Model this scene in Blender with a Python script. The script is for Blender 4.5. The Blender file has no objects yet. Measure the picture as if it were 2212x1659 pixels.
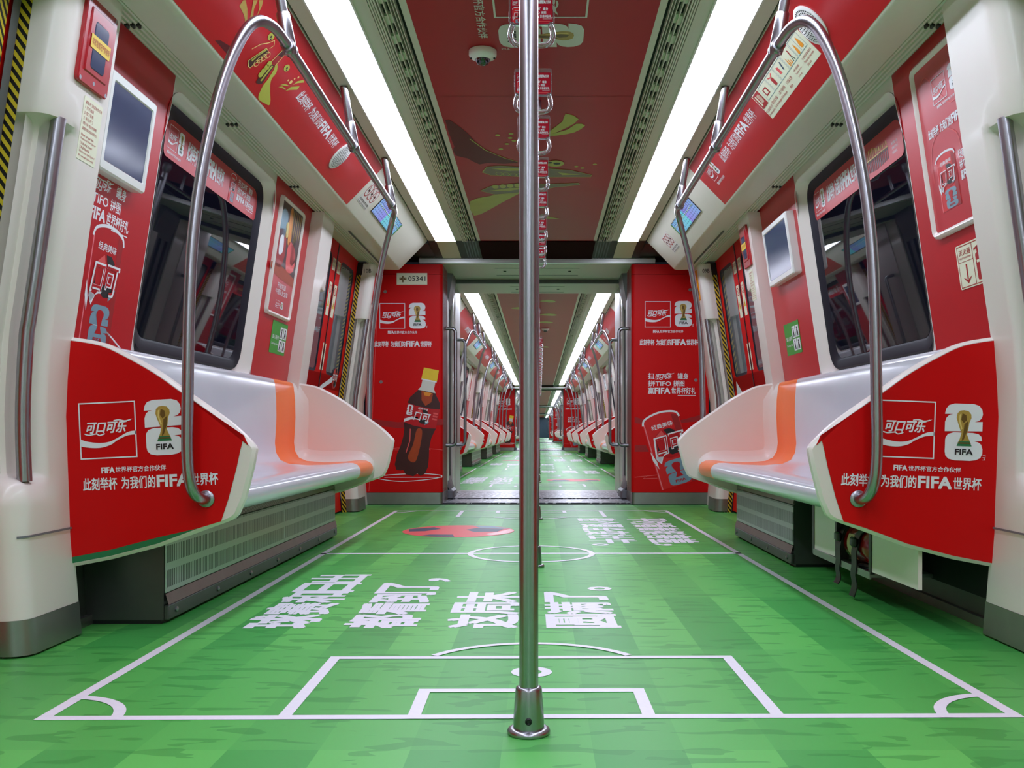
import bpy, math, random
from mathutils import Vector, Matrix
random.seed(7)
SC = bpy.context.scene
COL = SC.collection
PI = math.pi

# ---------------------------------------------------------------- camera, world, exposure
F = 2000.0                      # focal length in pixels of the 2212 x 1659 frame
VX, VY = 1166.0, 933.0          # principal point of the shifted lens
CAM = Vector((0.022, 0.0, 0.6))
cd = bpy.data.cameras.new('camera'); cam = bpy.data.objects.new('camera', cd); COL.objects.link(cam)
cam.location = CAM; cam.rotation_euler = (PI / 2, 0, 0)
cd.sensor_fit = 'HORIZONTAL'; cd.sensor_width = 36.0; cd.lens = 36.0 * F / 2212.0
cd.shift_x = -(VX - 1106.0) / 2212.0; cd.shift_y = (VY - 829.5) / 2212.0
cd.clip_start = 0.05; cd.clip_end = 400
SC.camera = cam
w = bpy.data.worlds.new('tunnel_dark'); SC.world = w; w.use_nodes = True
w.node_tree.nodes['Background'].inputs[0].default_value = (0.02, 0.022, 0.03, 1)
w.node_tree.nodes['Background'].inputs[1].default_value = 0.3
SC.view_settings.view_transform = 'Standard'; SC.view_settings.look = 'None'
SC.view_settings.gamma = 1.0; SC.view_settings.use_curve_mapping = False
SC.view_settings.exposure = 0.0
LIGHT = 15.5                     # radiance of the ceiling light strips
try:
    SC.cycles.max_bounces = 8; SC.cycles.diffuse_bounces = 5; SC.cycles.glossy_bounces = 4
    SC.cycles.transmission_bounces = 4; SC.cycles.caustics_reflective = False; SC.cycles.caustics_refractive = False
    SC.cycles.sample_clamp_indirect = 6.0; SC.cycles.use_denoising = True
except Exception:
    pass

# ---------------------------------------------------------------- materials
def lin(c):
    c /= 255.0
    return c / 12.92 if c <= 0.04045 else ((c + 0.055) / 1.055) ** 2.4
def C(r, g, b): return (lin(r), lin(g), lin(b), 1)
MATS = {}
def mat(name, col, rough=0.5, metal=0.0, spec=0.5, coat=0.0, emit=0.0, noise=0.06, nscale=30.0, ior=None, trans=0.0, alpha=1.0):
    m = bpy.data.materials.new(name); m.use_nodes = True
    nt = m.node_tree; b = nt.nodes['Principled BSDF']
    b.inputs['Base Color'].default_value = col; b.inputs['Roughness'].default_value = rough
    b.inputs['Metallic'].default_value = metal; b.inputs['Specular IOR Level'].default_value = spec
    b.inputs['Coat Weight'].default_value = coat; b.inputs['Coat Roughness'].default_value = 0.08
    if ior: b.inputs['IOR'].default_value = ior
    if trans: b.inputs['Transmission Weight'].default_value = trans
    if alpha < 1: b.inputs['Alpha'].default_value = alpha
    if emit:
        b.inputs['Emission Color'].default_value = col; b.inputs['Emission Strength'].default_value = emit
    if noise:
        t = nt.nodes.new('ShaderNodeTexNoise'); t.inputs['Scale'].default_value = nscale; t.inputs['Detail'].default_value = 3
        g = nt.nodes.new('ShaderNodeNewGeometry'); nt.links.new(g.outputs['Position'], t.inputs['Vector'])
        mx = nt.nodes.new('ShaderNodeMix'); mx.data_type = 'RGBA'
        mx.inputs[6].default_value = tuple(c * (1 - noise) for c in col[:3]) + (1,)
        mx.inputs[7].default_value = tuple(min(1, c * (1 + noise)) for c in col[:3]) + (1,)
        nt.links.new(t.outputs['Fac'], mx.inputs[0]); nt.links.new(mx.outputs[2], b.inputs['Base Color'])
    MATS[name] = m
    return m
class NT:
    """small helper for node maths"""
    def __init__(s, m): s.t = m.node_tree
    def n(s, kind, **kw):
        x = s.t.nodes.new(kind)
        for k, v in kw.items(): setattr(x, k, v)
        return x
    def put(s, sock, v):
        if hasattr(v, 'is_output'): s.t.links.new(v, sock)
        else: sock.default_value = v
    def m(s, op, a, b=0.0, c=0.0):
        x = s.n('ShaderNodeMath', operation=op); s.put(x.inputs[0], a); s.put(x.inputs[1], b); s.put(x.inputs[2], c)
        return x.outputs[0]
    def mix(s, f, a, b):
        x = s.n('ShaderNodeMix', data_type='RGBA'); s.put(x.inputs[0], f); s.put(x.inputs[6], a); s.put(x.inputs[7], b)
        return x.outputs[2]
    def pos(s):
        g = s.n('ShaderNodeNewGeometry'); q = s.n('ShaderNodeSeparateXYZ'); s.t.links.new(g.outputs['Position'], q.inputs[0])
        return g.outputs['Position'], q.outputs[0], q.outputs[1], q.outputs[2]

CREAM = mat('cream_plastic', C(229, 220, 214), 0.32, spec=0.5, coat=0.15, noise=0.02, nscale=9)
CREAM2 = mat('cream_ceiling', C(216, 213, 200), 0.4, noise=0.02)
GREYP = mat('pale_grey_panel', C(214, 211, 205), 0.4, noise=0.02)
SHELL = mat('pale_seat_shell', C(208, 209, 219), 0.2, coat=0.25, noise=0.04, nscale=5)
ORANGE = mat('orange_seat_stripe', C(247, 112, 24), 0.28, coat=0.08, spec=0.3, noise=0.03)
RED = mat('red_film', C(204, 1, 4), 0.5, spec=0.2, noise=0.03, nscale=4)
REDW = mat('red_wall_film', C(188, 16, 28), 0.3, spec=0.5, noise=0.03, nscale=4)
REDC = mat('red_ceiling_film', C(170, 16, 34), 0.45, spec=0.35, noise=0.05, nscale=3)
REDD = mat('deep_red_print', C(160, 12, 20), 0.45, noise=0.04)
REDL = mat('light_red_print', C(226, 84, 84), 0.45, noise=0.04)
STEEL = mat('brushed_steel', C(164, 164, 170), 0.29, metal=1.0, noise=0.05, nscale=60)
STEELD = mat('dull_steel', C(150, 150, 148), 0.34, metal=0.85, noise=0.12, nscale=14)
STEELB = mat('dark_steel', C(92, 94, 92), 0.38, metal=0.75, noise=0.15, nscale=12)
BLACK = mat('black_rubber', C(14, 14, 18), 0.4, noise=0.1)
SEAL = mat('navy_window_seal', C(20, 22, 36), 0.5, spec=.3, noise=0.1)
DARK = mat('dark_gap', C(10, 10, 12), 0.8, noise=0.05)
WHITE = mat('white_print', C(232, 234, 240), 0.45, noise=0.02)
WHITEF = mat('white_floor_print', C(236, 234, 244), 0.4, noise=0.05, nscale=80)
WHITEP = mat('white_plastic', C(232, 232, 230), 0.3, coat=0.2, noise=0.02)
BLK = mat('black_print', C(18, 18, 22), 0.5, noise=0.05)
GOLD1 = mat('gold_print', C(178, 146, 66), 0.4, noise=0.2, nscale=40)
GOLD2 = mat('dark_gold_print', C(104, 78, 26), 0.4, noise=0.2, nscale=40)
GOLD3 = mat('pale_gold_print', C(222, 196, 116), 0.4, noise=0.1, nscale=40)
LIME = mat('lime_gold_print', C(176, 176, 66), 0.45, noise=0.12, nscale=12)
BROWN = mat('cola_print', C(62, 20, 20), 0.4, noise=0.2, nscale=25)
COLA = mat('amber_print', C(168, 62, 20), 0.4, noise=0.2, nscale=25)
AMBER = mat('bright_amber_print', C(226, 140, 40), 0.4, noise=0.1)
YELLOW = mat('yellow_print', C(232, 196, 44), 0.45, noise=0.04)
ORSIGN = mat('orange_sign_print', C(242, 152, 16), 0.45, noise=0.03)
GREENS = mat('green_sign_print', C(58, 150, 50), 0.45, noise=0.03)
GREEND = mat('green_backing', C(20, 112, 66), 0.5, noise=0.05)
IVORY = mat('ivory_sign', C(232, 232, 206), 0.45, noise=0.02)
GREYB = mat('grey_blue_print', C(120, 152, 170), 0.45, noise=0.05)
NAVY = mat('navy_print', C(52, 70, 92), 0.45, noise=0.1)
SCREEN = mat('dark_screen', C(58, 70, 104), 0.14, spec=0.7, noise=0.12, nscale=3)
GLASS = mat('dark_tinted_glass', C(13, 14, 27), 0.02, spec=0.8, ior=1.6, noise=0.0)
DGLASS = mat('grey_door_glass', C(96, 102, 108), 0.05, spec=0.9, noise=0.05)
CARD = mat('red_card', C(178, 22, 46), 0.25, coat=0.4, noise=0.05)
ACRYL = mat('clear_acrylic', C(236, 238, 244), 0.04, ior=1.45, trans=0.88, noise=0.0)
DPANEL = mat('dark_bulkhead_panel', C(50, 42, 38), 0.5, spec=0.2, noise=0.08)
BEIGE = mat('unlit_lamp_cover', C(226, 214, 190), 0.4, noise=0.02)
GUSSET = mat('grey_gusset', C(112, 114, 120), 0.4, noise=0.05)
RUBG = mat('grey_rubber', C(92, 94, 96), 0.5, noise=0.08)
BOXRED = mat('red_box_plastic', C(176, 10, 26), 0.25, coat=0.4, noise=0.05)
SIGNRED = mat('sign_red_print', C(170, 22, 26), 0.5, noise=0.04)
EXTRED = mat('extinguisher_red', C(150, 18, 14), 0.22, coat=0.4, noise=0.1)
EXTLAB = mat('extinguisher_label', C(206, 190, 150), 0.35, noise=0.15)
MAROON = mat('dark_maroon_print', C(92, 10, 20), 0.5, spec=.3, noise=0.04)
PINK = mat('pink_print', C(236, 120, 130), 0.45, noise=0.03)
LED = mat('lit_diffuser', (0.87, 0.92, 1.1, 1), 0.4, emit=LIGHT, noise=0.0)

# route display: a lit map screen
LCD = mat('lit_route_map', (0.3, 0.6, 0.8, 1), 0.2, noise=0.0)
k = NT(LCD); P_, x_, y_, z_ = k.pos()
vv = k.n('ShaderNodeTexVoronoi'); vv.inputs['Scale'].default_value = 26; k.t.links.new(P_, vv.inputs['Vector'])
grid = k.m('GREATER_THAN', k.m('FRACT', k.m('MULTIPLY', y_, 22.0)), 0.45)
grid = k.m('MULTIPLY', grid, k.m('GREATER_THAN', k.m('FRACT', k.m('MULTIPLY', z_, 70.0)), 0.5))
hue = k.mix(k.m('FRACT', k.m('MULTIPLY', y_, 1.37)), C(90, 200, 210), C(130, 130, 216))
colr = k.mix(k.m('MULTIPLY', grid, 0.5), hue, C(36, 60, 130))
b = LCD.node_tree.nodes['Principled BSDF']; k.put(b.inputs['Base Color'], colr); k.put(b.inputs['Emission Color'], colr)
b.inputs['Emission Strength'].default_value = 0.4

# hazard stripes: black and yellow diagonals
HAZ = mat('hazard_stripes', C(206, 182, 40), 0.4, noise=0.0)
k = NT(HAZ); P_, x_, y_, z_ = k.pos()
d = k.m('ADD', k.m('ADD', k.m('MULTIPLY', z_, .7), x_), k.m('ADD', y_, 100.0))
st = k.m('GREATER_THAN', k.m('FRACT', k.m('MULTIPLY', d, 42.0)), 0.5)
k.put(HAZ.node_tree.nodes['Principled BSDF'].inputs['Base Color'], k.mix(st, C(210, 184, 44), C(14, 14, 14)))

# printed turf floor film: mowing bands and blade marks belong to the print
TURF = mat('printed_turf', C(80, 170, 70), 0.4, spec=0.4, noise=0.0)
k = NT(TURF); P_, x_, y_, z_ = k.pos()
band = k.m('GREATER_THAN', k.m('FRACT', k.m('MULTIPLY', k.m('ADD', x_, 5.05), 2.9)), 0.5)
band2 = k.m('GREATER_THAN', k.m('FRACT', k.m('MULTIPLY', k.m('ADD', y_, 60.35), 0.62)), 0.5)
chk = k.m('ABSOLUTE', k.m('SUBTRACT', band, k.m('MULTIPLY', band2, 0.35)))
mp = k.n('ShaderNodeMapping'); mp.inputs['Scale'].default_value = (5.5, 20, 1); k.t.links.new(P_, mp.inputs['Vector'])
mp.inputs['Rotation'].default_value = (0, 0, 0.25)
ns = k.n('ShaderNodeTexNoise'); ns.inputs['Scale'].default_value = 1.25; ns.inputs['Detail'].default_value = 1.0
ns.inputs['Distortion'].default_value = 0.4
k.t.links.new(mp.outputs[0], ns.inputs['Vector'])
bl = k.m('GREATER_THAN', ns.outputs['Fac'], 0.6)
ns2 = k.n('ShaderNodeTexNoise'); ns2.inputs['Scale'].default_value = 1.1; k.t.links.new(P_, ns2.inputs['Vector'])
basec = k.mix(chk, C(64, 160, 66), C(96, 190, 84))
basec = k.mix(k.m('MULTIPLY', ns2.outputs['Fac'], 0.4), basec, C(70, 168, 96))
basec = k.mix(k.m('MULTIPLY', bl, 0.5), basec, C(40, 134, 54))
k.put(TURF.node_tree.nodes['Principled BSDF'].inputs['Base Color'], basec)

# perforated heater sheet: rows of upright slots
PERF = mat('slotted_steel', C(128, 132, 130), 0.34, metal=0.85, noise=0.0)
k = NT(PERF); P_, x_, y_, z_ = k.pos()
sl = k.m('LESS_THAN', k.m('FRACT', k.m('MULTIPLY', y_, 70.0)), 0.5)
rows = k.m('LESS_THAN', k.m('FRACT', k.m('MULTIPLY', k.m('SUBTRACT', z_, 0.035), 13.0)), 0.7)
sm = k.m('MULTIPLY', sl, rows)
ps = PERF.node_tree.nodes['Principled BSDF']
k.put(ps.inputs['Base Color'], k.mix(sm, C(172, 178, 174), C(6, 8, 8)))
k.put(ps.inputs['Metallic'], k.m('MULTIPLY', k.m('SUBTRACT', 1.0, sm), 0.85))
# chequer plate
CHEQ = mat('chequer_plate', C(150, 150, 156), 0.32, metal=0.9, noise=0.0)
k = NT(CHEQ); P_, x_, y_, z_ = k.pos()
cv = k.n('ShaderNodeTexVoronoi'); cv.inputs['Scale'].default_value = 28; k.t.links.new(P_, cv.inputs['Vector'])
k.put(CHEQ.node_tree.nodes['Principled BSDF'].inputs['Base Color'], k.mix(k.m('LESS_THAN', cv.outputs['Distance'], 0.36), C(92, 92, 100), C(196, 196, 204)))

# ---------------------------------------------------------------- mesh helpers
class Fr:
    """a flat frame: origin, right, up; normal faces the viewer"""
    def __init__(s, o, u, v):
        s.o = Vector(o); s.u = Vector(u).normalized(); s.v = Vector(v).normalized(); s.n = s.u.cross(s.v)
    def p(s, u, v, n=0.0): return s.o + s.u * u + s.v * v + s.n * n
    def rot(s, deg, u, v):
        a = math.radians(deg); o = s.p(u, v)
        return Fr(o, s.u * math.cos(a) + s.v * math.sin(a), s.v * math.cos(a) - s.u * math.sin(a))
def hit(fr, px, py):
    """point of the plane that the photograph shows at pixel px, py, as (u, v)"""
    d = Vector(((px - VX) / F, 1.0, (VY - py) / F))
    t = (fr.o - CAM).dot(fr.n) / d.dot(fr.n)
    q = CAM + d * t - fr.o
    return q.dot(fr.u), q.dot(fr.v)
def hits(fr, pts): return [hit(fr, *p) for p in pts]

_TX = {}
def text2d(s, bold=0.0):
    bold = 0.0; key = s
    if key in _TX: return _TX[key]
    cu = bpy.data.curves.new('lettering_source', 'FONT'); cu.body = s; cu.size = 1.0; cu.offset = bold
    cu.resolution_u = 2; cu.fill_mode = 'FRONT'; cu.space_character = 1.0
    ob = bpy.data.objects.new('lettering_source', cu); COL.objects.link(ob)
    dg = bpy.context.evaluated_depsgraph_get(); ev = ob.evaluated_get(dg); me = ev.to_mesh()
    vs = [(v.co.x, v.co.y) for v in me.vertices]; fs = [tuple(p.vertices) for p in me.polygons]
    ev.to_mesh_clear(); bpy.data.objects.remove(ob); bpy.data.curves.remove(cu)
    if not vs: vs = [(0, 0), (1, 1)]
    x0 = min(v[0] for v in vs); x1 = max(v[0] for v in vs); y0 = min(v[1] for v in vs); y1 = max(v[1] for v in vs)
    vs = [((x - x0) / max(1e-6, x1 - x0), (y - y0) / max(1e-6, y1 - y0)) for x, y in vs]
    _TX[key] = (vs, fs, (x1 - x0) / max(1e-6, y1 - y0))
    return _TX[key]

def area2(p): return sum(p[i - 1][0] * p[i][1] - p[i][0] * p[i - 1][1] for i in range(len(p)))
def cr(pts, n=6, closed=False):
    """Catmull-Rom through points"""
    P = [Vector(p) for p in pts]; out = []; L = len(P)
    for i in range(L if closed else L - 1):
        if closed: a, b_, c, d_ = P[i - 1], P[i], P[(i + 1) % L], P[(i + 2) % L]
        else: a, b_, c, d_ = P[max(0, i - 1)], P[i], P[i + 1], P[min(L - 1, i + 2)]
        for j in range(n):
            t = j / n
            out.append(0.5 * ((2 * b_) + (c - a) * t + (2 * a - 5 * b_ + 4 * c - d_) * t * t + (3 * b_ - a - 3 * c + d_) * t ** 3))
    if not closed: out.append(P[-1])
    return out
def cr2(pts, n=5, closed=True): return [(q.x, q.y) for q in cr([(p[0], p[1], 0) for p in pts], n, closed)]
def rr(u0, v0, u1, v1, r, n=7):
    out = []
    for cx, cy, a0 in ((u1 - r, v0 + r, -90), (u1 - r, v1 - r, 0), (u0 + r, v1 - r, 90), (u0 + r, v0 + r, 180)):
        for i in range(n):
            a = math.radians(a0 + 90 * i / (n - 1)); out.append((cx + r * math.cos(a), cy + r * math.sin(a)))
    return out
def ell(cx, cy, rx, ry=None, n=28, a0=0, a1=360):
    ry = rx if ry is None else ry
    full = abs(a1 - a0) >= 360
    return [(cx + rx * math.cos(math.radians(a0 + (a1 - a0) * i / (n if full else n - 1))), cy + ry * math.sin(math.radians(a0 + (a1 - a0) * i / (n if full else n - 1)))) for i in range(n)]
def wloc(o):
    l = Vector((0, 0, 0))
    while o is not None: l = l + o.location; o = o.parent
    return l

class MB:
    def __init__(s, side=1, zmin=None): s.v = []; s.f = []; s.m = []; s.mats = []; s.side = side; s.zmin = zmin
    def mi(s, m):
        if m not in s.mats: s.mats.append(m)
        return s.mats.index(m)
    def add(s, vs, fs, m):
        o = len(s.v); vs = [Vector(v) for v in vs]; i = s.mi(m)
        if s.zmin is not None:
            for v in vs: v.z = max(v.z, s.zmin)
        s.v += vs
        for f in fs: s.f.append(tuple(o + j for j in f)); s.m.append(i)
    def box(s, x0, x1, y0, y1, z0, z1, m, bev=0.0):
        if x0 > x1: x0, x1 = x1, x0
        if y0 > y1: y0, y1 = y1, y0
        if bev <= 0:
            vs = [(x, y, z) for z in (z0, z1) for y in (y0, y1) for x in (x0, x1)]
            s.add(vs, [(0, 2, 3, 1), (4, 5, 7, 6), (0, 1, 5, 4), (2, 6, 7, 3), (0, 4, 6, 2), (1, 3, 7, 5)], m)
        else:
            b = min(bev, (x1 - x0) / 2.01, (y1 - y0) / 2.01, (z1 - z0) / 2.01)
            rings = []
            for z, i in ((z0, b), (z0 + b, 0), (z1 - b, 0), (z1, b)):
                rings.append([(p[0], p[1], z) for p in rr(x0 + i, y0 + i, x1 - i, y1 - i, max(b * 1.2 - i * 0.5, 1e-4), 3)])
            s.loft(rings, m, cap=True)
    def loft(s, rings, m, closed=True, cap=False):
        n = len(rings[0]); vs = [p for r in rings for p in r]; fs = []
        for a in range(len(rings) - 1):
            for i in range(n if closed else n - 1):
                j = (i + 1) % n; fs.append((a * n + i, a * n + j, (a + 1) * n + j, (a + 1) * n + i))
        if cap: fs.append(tuple(range(n - 1, -1, -1))); fs.append(tuple((len(rings) - 1) * n + i for i in range(n)))
        s.add(vs, fs, m)
    def tube(s, path, r, m, seg=14, cap=True):
        P = [Vector(p) for p in path]; rings = []; up = None
        for i, p in enumerate(P):
            t = (P[min(i + 1, len(P) - 1)] - P[max(i - 1, 0)]).normalized()
            if up is None: up = t.orthogonal().normalized()
            up = (up - t * up.dot(t)).normalized(); q = t.cross(up)
            rad = r[i] if isinstance(r, (list, tuple)) else r
            rings.append([p + (up * math.cos(2 * PI * j / seg) + q * math.sin(2 * PI * j / seg)) * rad for j in range(seg)])
        s.loft(rings, m, True, cap)
    def lathe(s, prof, c, m, seg=28, axis='z', cap=True):
        c = Vector(c); rings = []
        for r, h in prof:
            ring = []
            for j in range(seg):
                a = 2 * PI * j / seg; x, y = r * math.cos(a), r * math.sin(a)
                ring.append(c + (Vector((x, y, h)) if axis == 'z' else Vector((h, x, y)) if axis == 'x' else Vector((y, h, x))))
            rings.append(ring)
        s.loft(rings, m, True, cap)
    def ext(s, prof, y0, y1, m):
        """open profile of (a, z) points drawn out along the car"""
        n = len(prof)
        s.add([(a, y, z) for y in (y0, y1) for a, z in prof], [(i, i + 1, n + i + 1, n + i) for i in range(n - 1)], m)
    def prism(s, out, y0, y1, m, bev=0.006):
        """closed (a, z) outline with depth along the car and softened rims"""
        ins = inset(out, bev); L = [(ins, y0), (out, y0 + bev), (out, y1 - bev), (ins, y1)]
        s.loft([[(p[0], y, p[1]) for p in o] for o, y in L], m, True, True)
    # flat prints on a frame
    def poly(s, fr, pts, m, n=0.001):
        pts = list(pts)
        if area2(pts) < 0: pts.reverse()
        s.add([fr.p(u, v, n) for u, v in pts], [tuple(range(len(pts)))], m)
    def rect(s, fr, u0, v0, u1, v1, m, n=0.001):
        u0, u1 = min(u0, u1), max(u0, u1); v0, v1 = min(v0, v1), max(v0, v1)
        s.poly(fr, [(u0, v0), (u1, v0), (u1, v1), (u0, v1)], m, n)
    def frame(s, fr, u0, v0, u1, v1, t, m, n=0.001):
        u0, u1 = min(u0, u1), max(u0, u1); v0, v1 = min(v0, v1), max(v0, v1)
        s.rect(fr, u0, v0, u1, v0 + t, m, n); s.rect(fr, u0, v1 - t, u1, v1, m, n)
        s.rect(fr, u0, v0 + t, u0 + t, v1 - t, m, n); s.rect(fr, u1 - t, v0 + t, u1, v1 - t, m, n)
    def line(s, fr, pts, wd, m, n=0.001, closed=False):
        P = [Vector((p[0], p[1])) for p in pts]; L = len(P); A = []; B = []
        for i in range(L):
            a = P[i - 1] if (i or closed) else P[i]; c = P[(i + 1) % L] if (i < L - 1 or closed) else P[i]
            t = (c - a); t = t.normalized() if t.length > 1e-9 else Vector((1, 0)); q = Vector((-t.y, t.x)) * (wd[i] if isinstance(wd, (list, tuple)) else wd) * 0.5
            A.append(P[i] + q); B.append(P[i] - q)
        vs = [fr.p(q.x, q.y, n) for q in A] + [fr.p(q.x, q.y, n) for q in B]
        fs = [(L + i, L + (i + 1) % L, (i + 1) % L, i) for i in range(L if closed else L - 1)]
        s.add(vs, fs, m)
    def text(s, fr, t, u0, v0, u1, v1, m, n=0.001, bold=0.012, skew=0.0, fit=True):
        vs, fs, asp = text2d(t, bold); h = v1 - v0
        wd = (u1 - u0) if fit else asp * h
        b = max(0.0, bold) * h * .55
        sh = [(0, 0)] if b == 0 else [(b, b), (-b, b), (b, -b), (-b, -b)]
        for i, (dx, dy) in enumerate(sh):
            s.add([fr.p(u0 + x * wd + y * h * skew + dx, v0 + y * h + dy, n + i * 2e-5) for x, y in vs], fs, m)
    def build(s, name, parent=None, smooth=35, origin=None):
        me = bpy.data.meshes.new(name)
        o = Vector(origin) if origin is not None else (wloc(parent) if parent else Vector((0, 0, 0)))
        vs = [(v.x * s.side - o.x, v.y - o.y, v.z - o.z) for v in s.v]
        fs = s.f if s.side == 1 else [tuple(reversed(f)) for f in s.f]
        me.from_pydata(vs, [], fs)
        for m in s.mats: me.materials.append(m)
        me.polygons.foreach_set('material_index', s.m); me.update()
        if smooth:
            me.shade_smooth(); me.set_sharp_from_angle(angle=math.radians(smooth))
        ob = bpy.data.objects.new(name, me); COL.objects.link(ob)
        if parent: ob.parent = parent
        else: ob.location = o
        return ob
def inset(out, d):
    A = 1 if area2(out) > 0 else -1; n = len(out); res = []
    for i in range(n):
        a, p, c = Vector(out[i - 1][:2]), Vector(out[i][:2]), Vector(out[(i + 1) % n][:2])
        e1 = (p - a).normalized() if (p - a).length > 1e-9 else (c - p).normalized()
        e2 = (c - p).normalized() if (c - p).length > 1e-9 else e1
        q = Vector((-e1.y, e1.x)) + Vector((-e2.y, e2.x))
        q = q.normalized() if q.length > 1e-6 else Vector((-e1.y, e1.x))
        k_ = d / max(0.45, q.dot(Vector((-e1.y, e1.x))))
        res.append(tuple(p + q * k_ * A))
    return res

# ---------------------------------------------------------------- things and labels
def props(o, label, cat, group=None):
    o['label'] = label; o['category'] = cat
    if group: o['group'] = group
    return o
def thing(name, label, cat, loc, group=None):
    o = bpy.data.objects.new(name, None); COL.objects.link(o); o.location = loc; o.empty_display_size = 0.1
    return props(o, label, cat, group)
def struct(o, label=None):
    o['kind'] = 'structure'
    if label: o['label'] = label
    return o
def dup(root, dy=0.0, label=None, dx=0.0, dz=0.0, rotz=None):
    r = root.copy(); COL.objects.link(r); r.location = root.location + Vector((dx, dy, dz))
    if rotz is not None: r.rotation_euler = (0, 0, rotz)
    if label: r['label'] = label
    for ch in list(root.children):
        c = ch.copy(); COL.objects.link(c); c.parent = r
        for g in list(ch.children):
            e = g.copy(); COL.objects.link(e); e.parent = c
    return r
ORD = ['zeroth', 'first', 'second', 'third', 'fourth', 'fifth', 'sixth', 'seventh', 'eighth', 'ninth', 'tenth', 'eleventh', 'twelfth',
       'thirteenth', 'fourteenth', 'fifteenth', 'sixteenth', 'seventeenth', 'eighteenth', 'nineteenth', 'twentieth']
# ---------------------------------------------------------------- car section: a = distance out from the centre line
def W(z):
    P = [(0, 1.40), (0.3, 1.424), (0.645, 1.436), (0.84, 1.4275), (1.87, 1.275), (2.2, 1.226)]
    for (z0, a0), (z1, a1) in zip(P, P[1:]):
        if z <= z1: return a0 + (a1 - a0) * (z - z0) / (z1 - z0)
    return 1.226
def PF(z): return W(z) - 0.07               # face of the door pillars
SL = Vector((1.275 - 1.422, 0, 1.87 - 0.877)).normalized()
def wall_frame(s, depth=0.0): return Fr((s * (1.422 + depth), 0, 0.877), (0, -s, 0), (s * SL.x, 0, SL.z))
def slant_frame(s): return Fr((s * 1.053, 0, 1.86), (0, -s, 0), (s * (0.847 - 1.053), 0, 0.21))
SLANT = math.hypot(0.206, 0.21)
CEIL_F = Fr((0, 0, 2.0675), (0, 1, 0), (1, 0, 0))
def zv(z): return (z - 0.877) / SL.z        # height -> distance up the leaning wall
def yu(s, y): return -s * y                 # place along the car -> distance right
SIDE = {-1: 'bottle-cabinet side', 1: 'can-cabinet side'}

# ---------------------------------------------------------------- printed marks
def mapper(fr, u0, v0, u1, v1): return lambda x, y: (u0 + x * (u1 - u0), v1 - y * (v1 - v0))
def square_logo(mb, fr, u0, v0, u1, v1, m=WHITE, n=0.0012, t=0.022):
    q = mapper(fr, u0, v0, u1, v1); wd = u1 - u0
    mb.frame(fr, u0, v0, u1, v1, t * wd, m, n)
    top = [(0.02, .645), (.15, .69), (.35, .72), (.52, .705), (.65, .65), (.8, .57), (.9, .535), (.99, .53)]
    bot = [(.99, .595), (.9, .60), (.8, .62), (.65, .69), (.55, .755), (.4, .80), (.25, .805), (.1, .785), (.02, .765)]
    mb.poly(fr, [q(*p) for p in cr2(top, 4, False)] + [q(*p) for p in cr2(bot, 4, False)], m, n)
    script(mb, fr, *q(.10, .545), *q(.80, .345), m, n)
def script(mb, fr, u0, v0, u1, v1, m=WHITE, n=0.0012):
    """flowing four-character word mark with a swash"""
    mb.text(fr, '可口可乐', u0, v0, u1, v1, m, n, bold=0.05, skew=0.28)
    h = v1 - v0; wd = u1 - u0
    mb.line(fr, cr2([(u0 - .02 * wd, v0 - .02 * h), (u0 + .1 * wd, v0 - .14 * h), (u0 + .28 * wd, v0 - .06 * h), (u0 + .36 * wd, v0 - .2 * h), (u0 + .5 * wd, v0 - .06 * h)], 5, False),
            [0.02 * h] + [0.1 * h] * 19 + [0.02 * h], m, n)
    mb.line(fr, cr2([(u0 + .72 * wd, v1 + .04 * h), (u0 + .86 * wd, v1 + .1 * h), (u1 + .02 * wd, v1 - .02 * h), (u1 + .2 * wd, v1 + .14 * h)], 5, False), [0.03 * h] + [0.11 * h] * 13 + [0.02 * h] * 2, m, n)
TWO = [(0, .19), (.03, .1), (.1, .035), (.25, .003), (.75, 0), (.9, .03), (.98, .1), (1, .18), (.97, .25), (.9, .295), (.79, .317), (1, .31), (1, .475), (.01, .495), (.01, .33), (.05, .25), (.12, .205), (.22, .187)]
SIX = [(.03, .64), (.04, .6), (.1, .54), (.25, .508), (.75, .508), (.9, .525), (.98, .57), (1, .645), (.79, .655), (.9, .67), (.98, .71), (1.02, .79), (1.02, .87), (.97, .945), (.85, .985), (.7, 1.0), (.3, 1.0), (.13, .975), (.05, .92), (.03, .85)]
CUP = [(.5, .115), (.62, .13), (.69, .185), (.70, .25), (.65, .33), (.63, .43), (.60, .54), (.65, .62), (.71, .70), (.35, .70), (.41, .62), (.45, .52), (.40, .43), (.35, .34), (.31, .25), (.33, .17), (.40, .125)]
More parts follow.
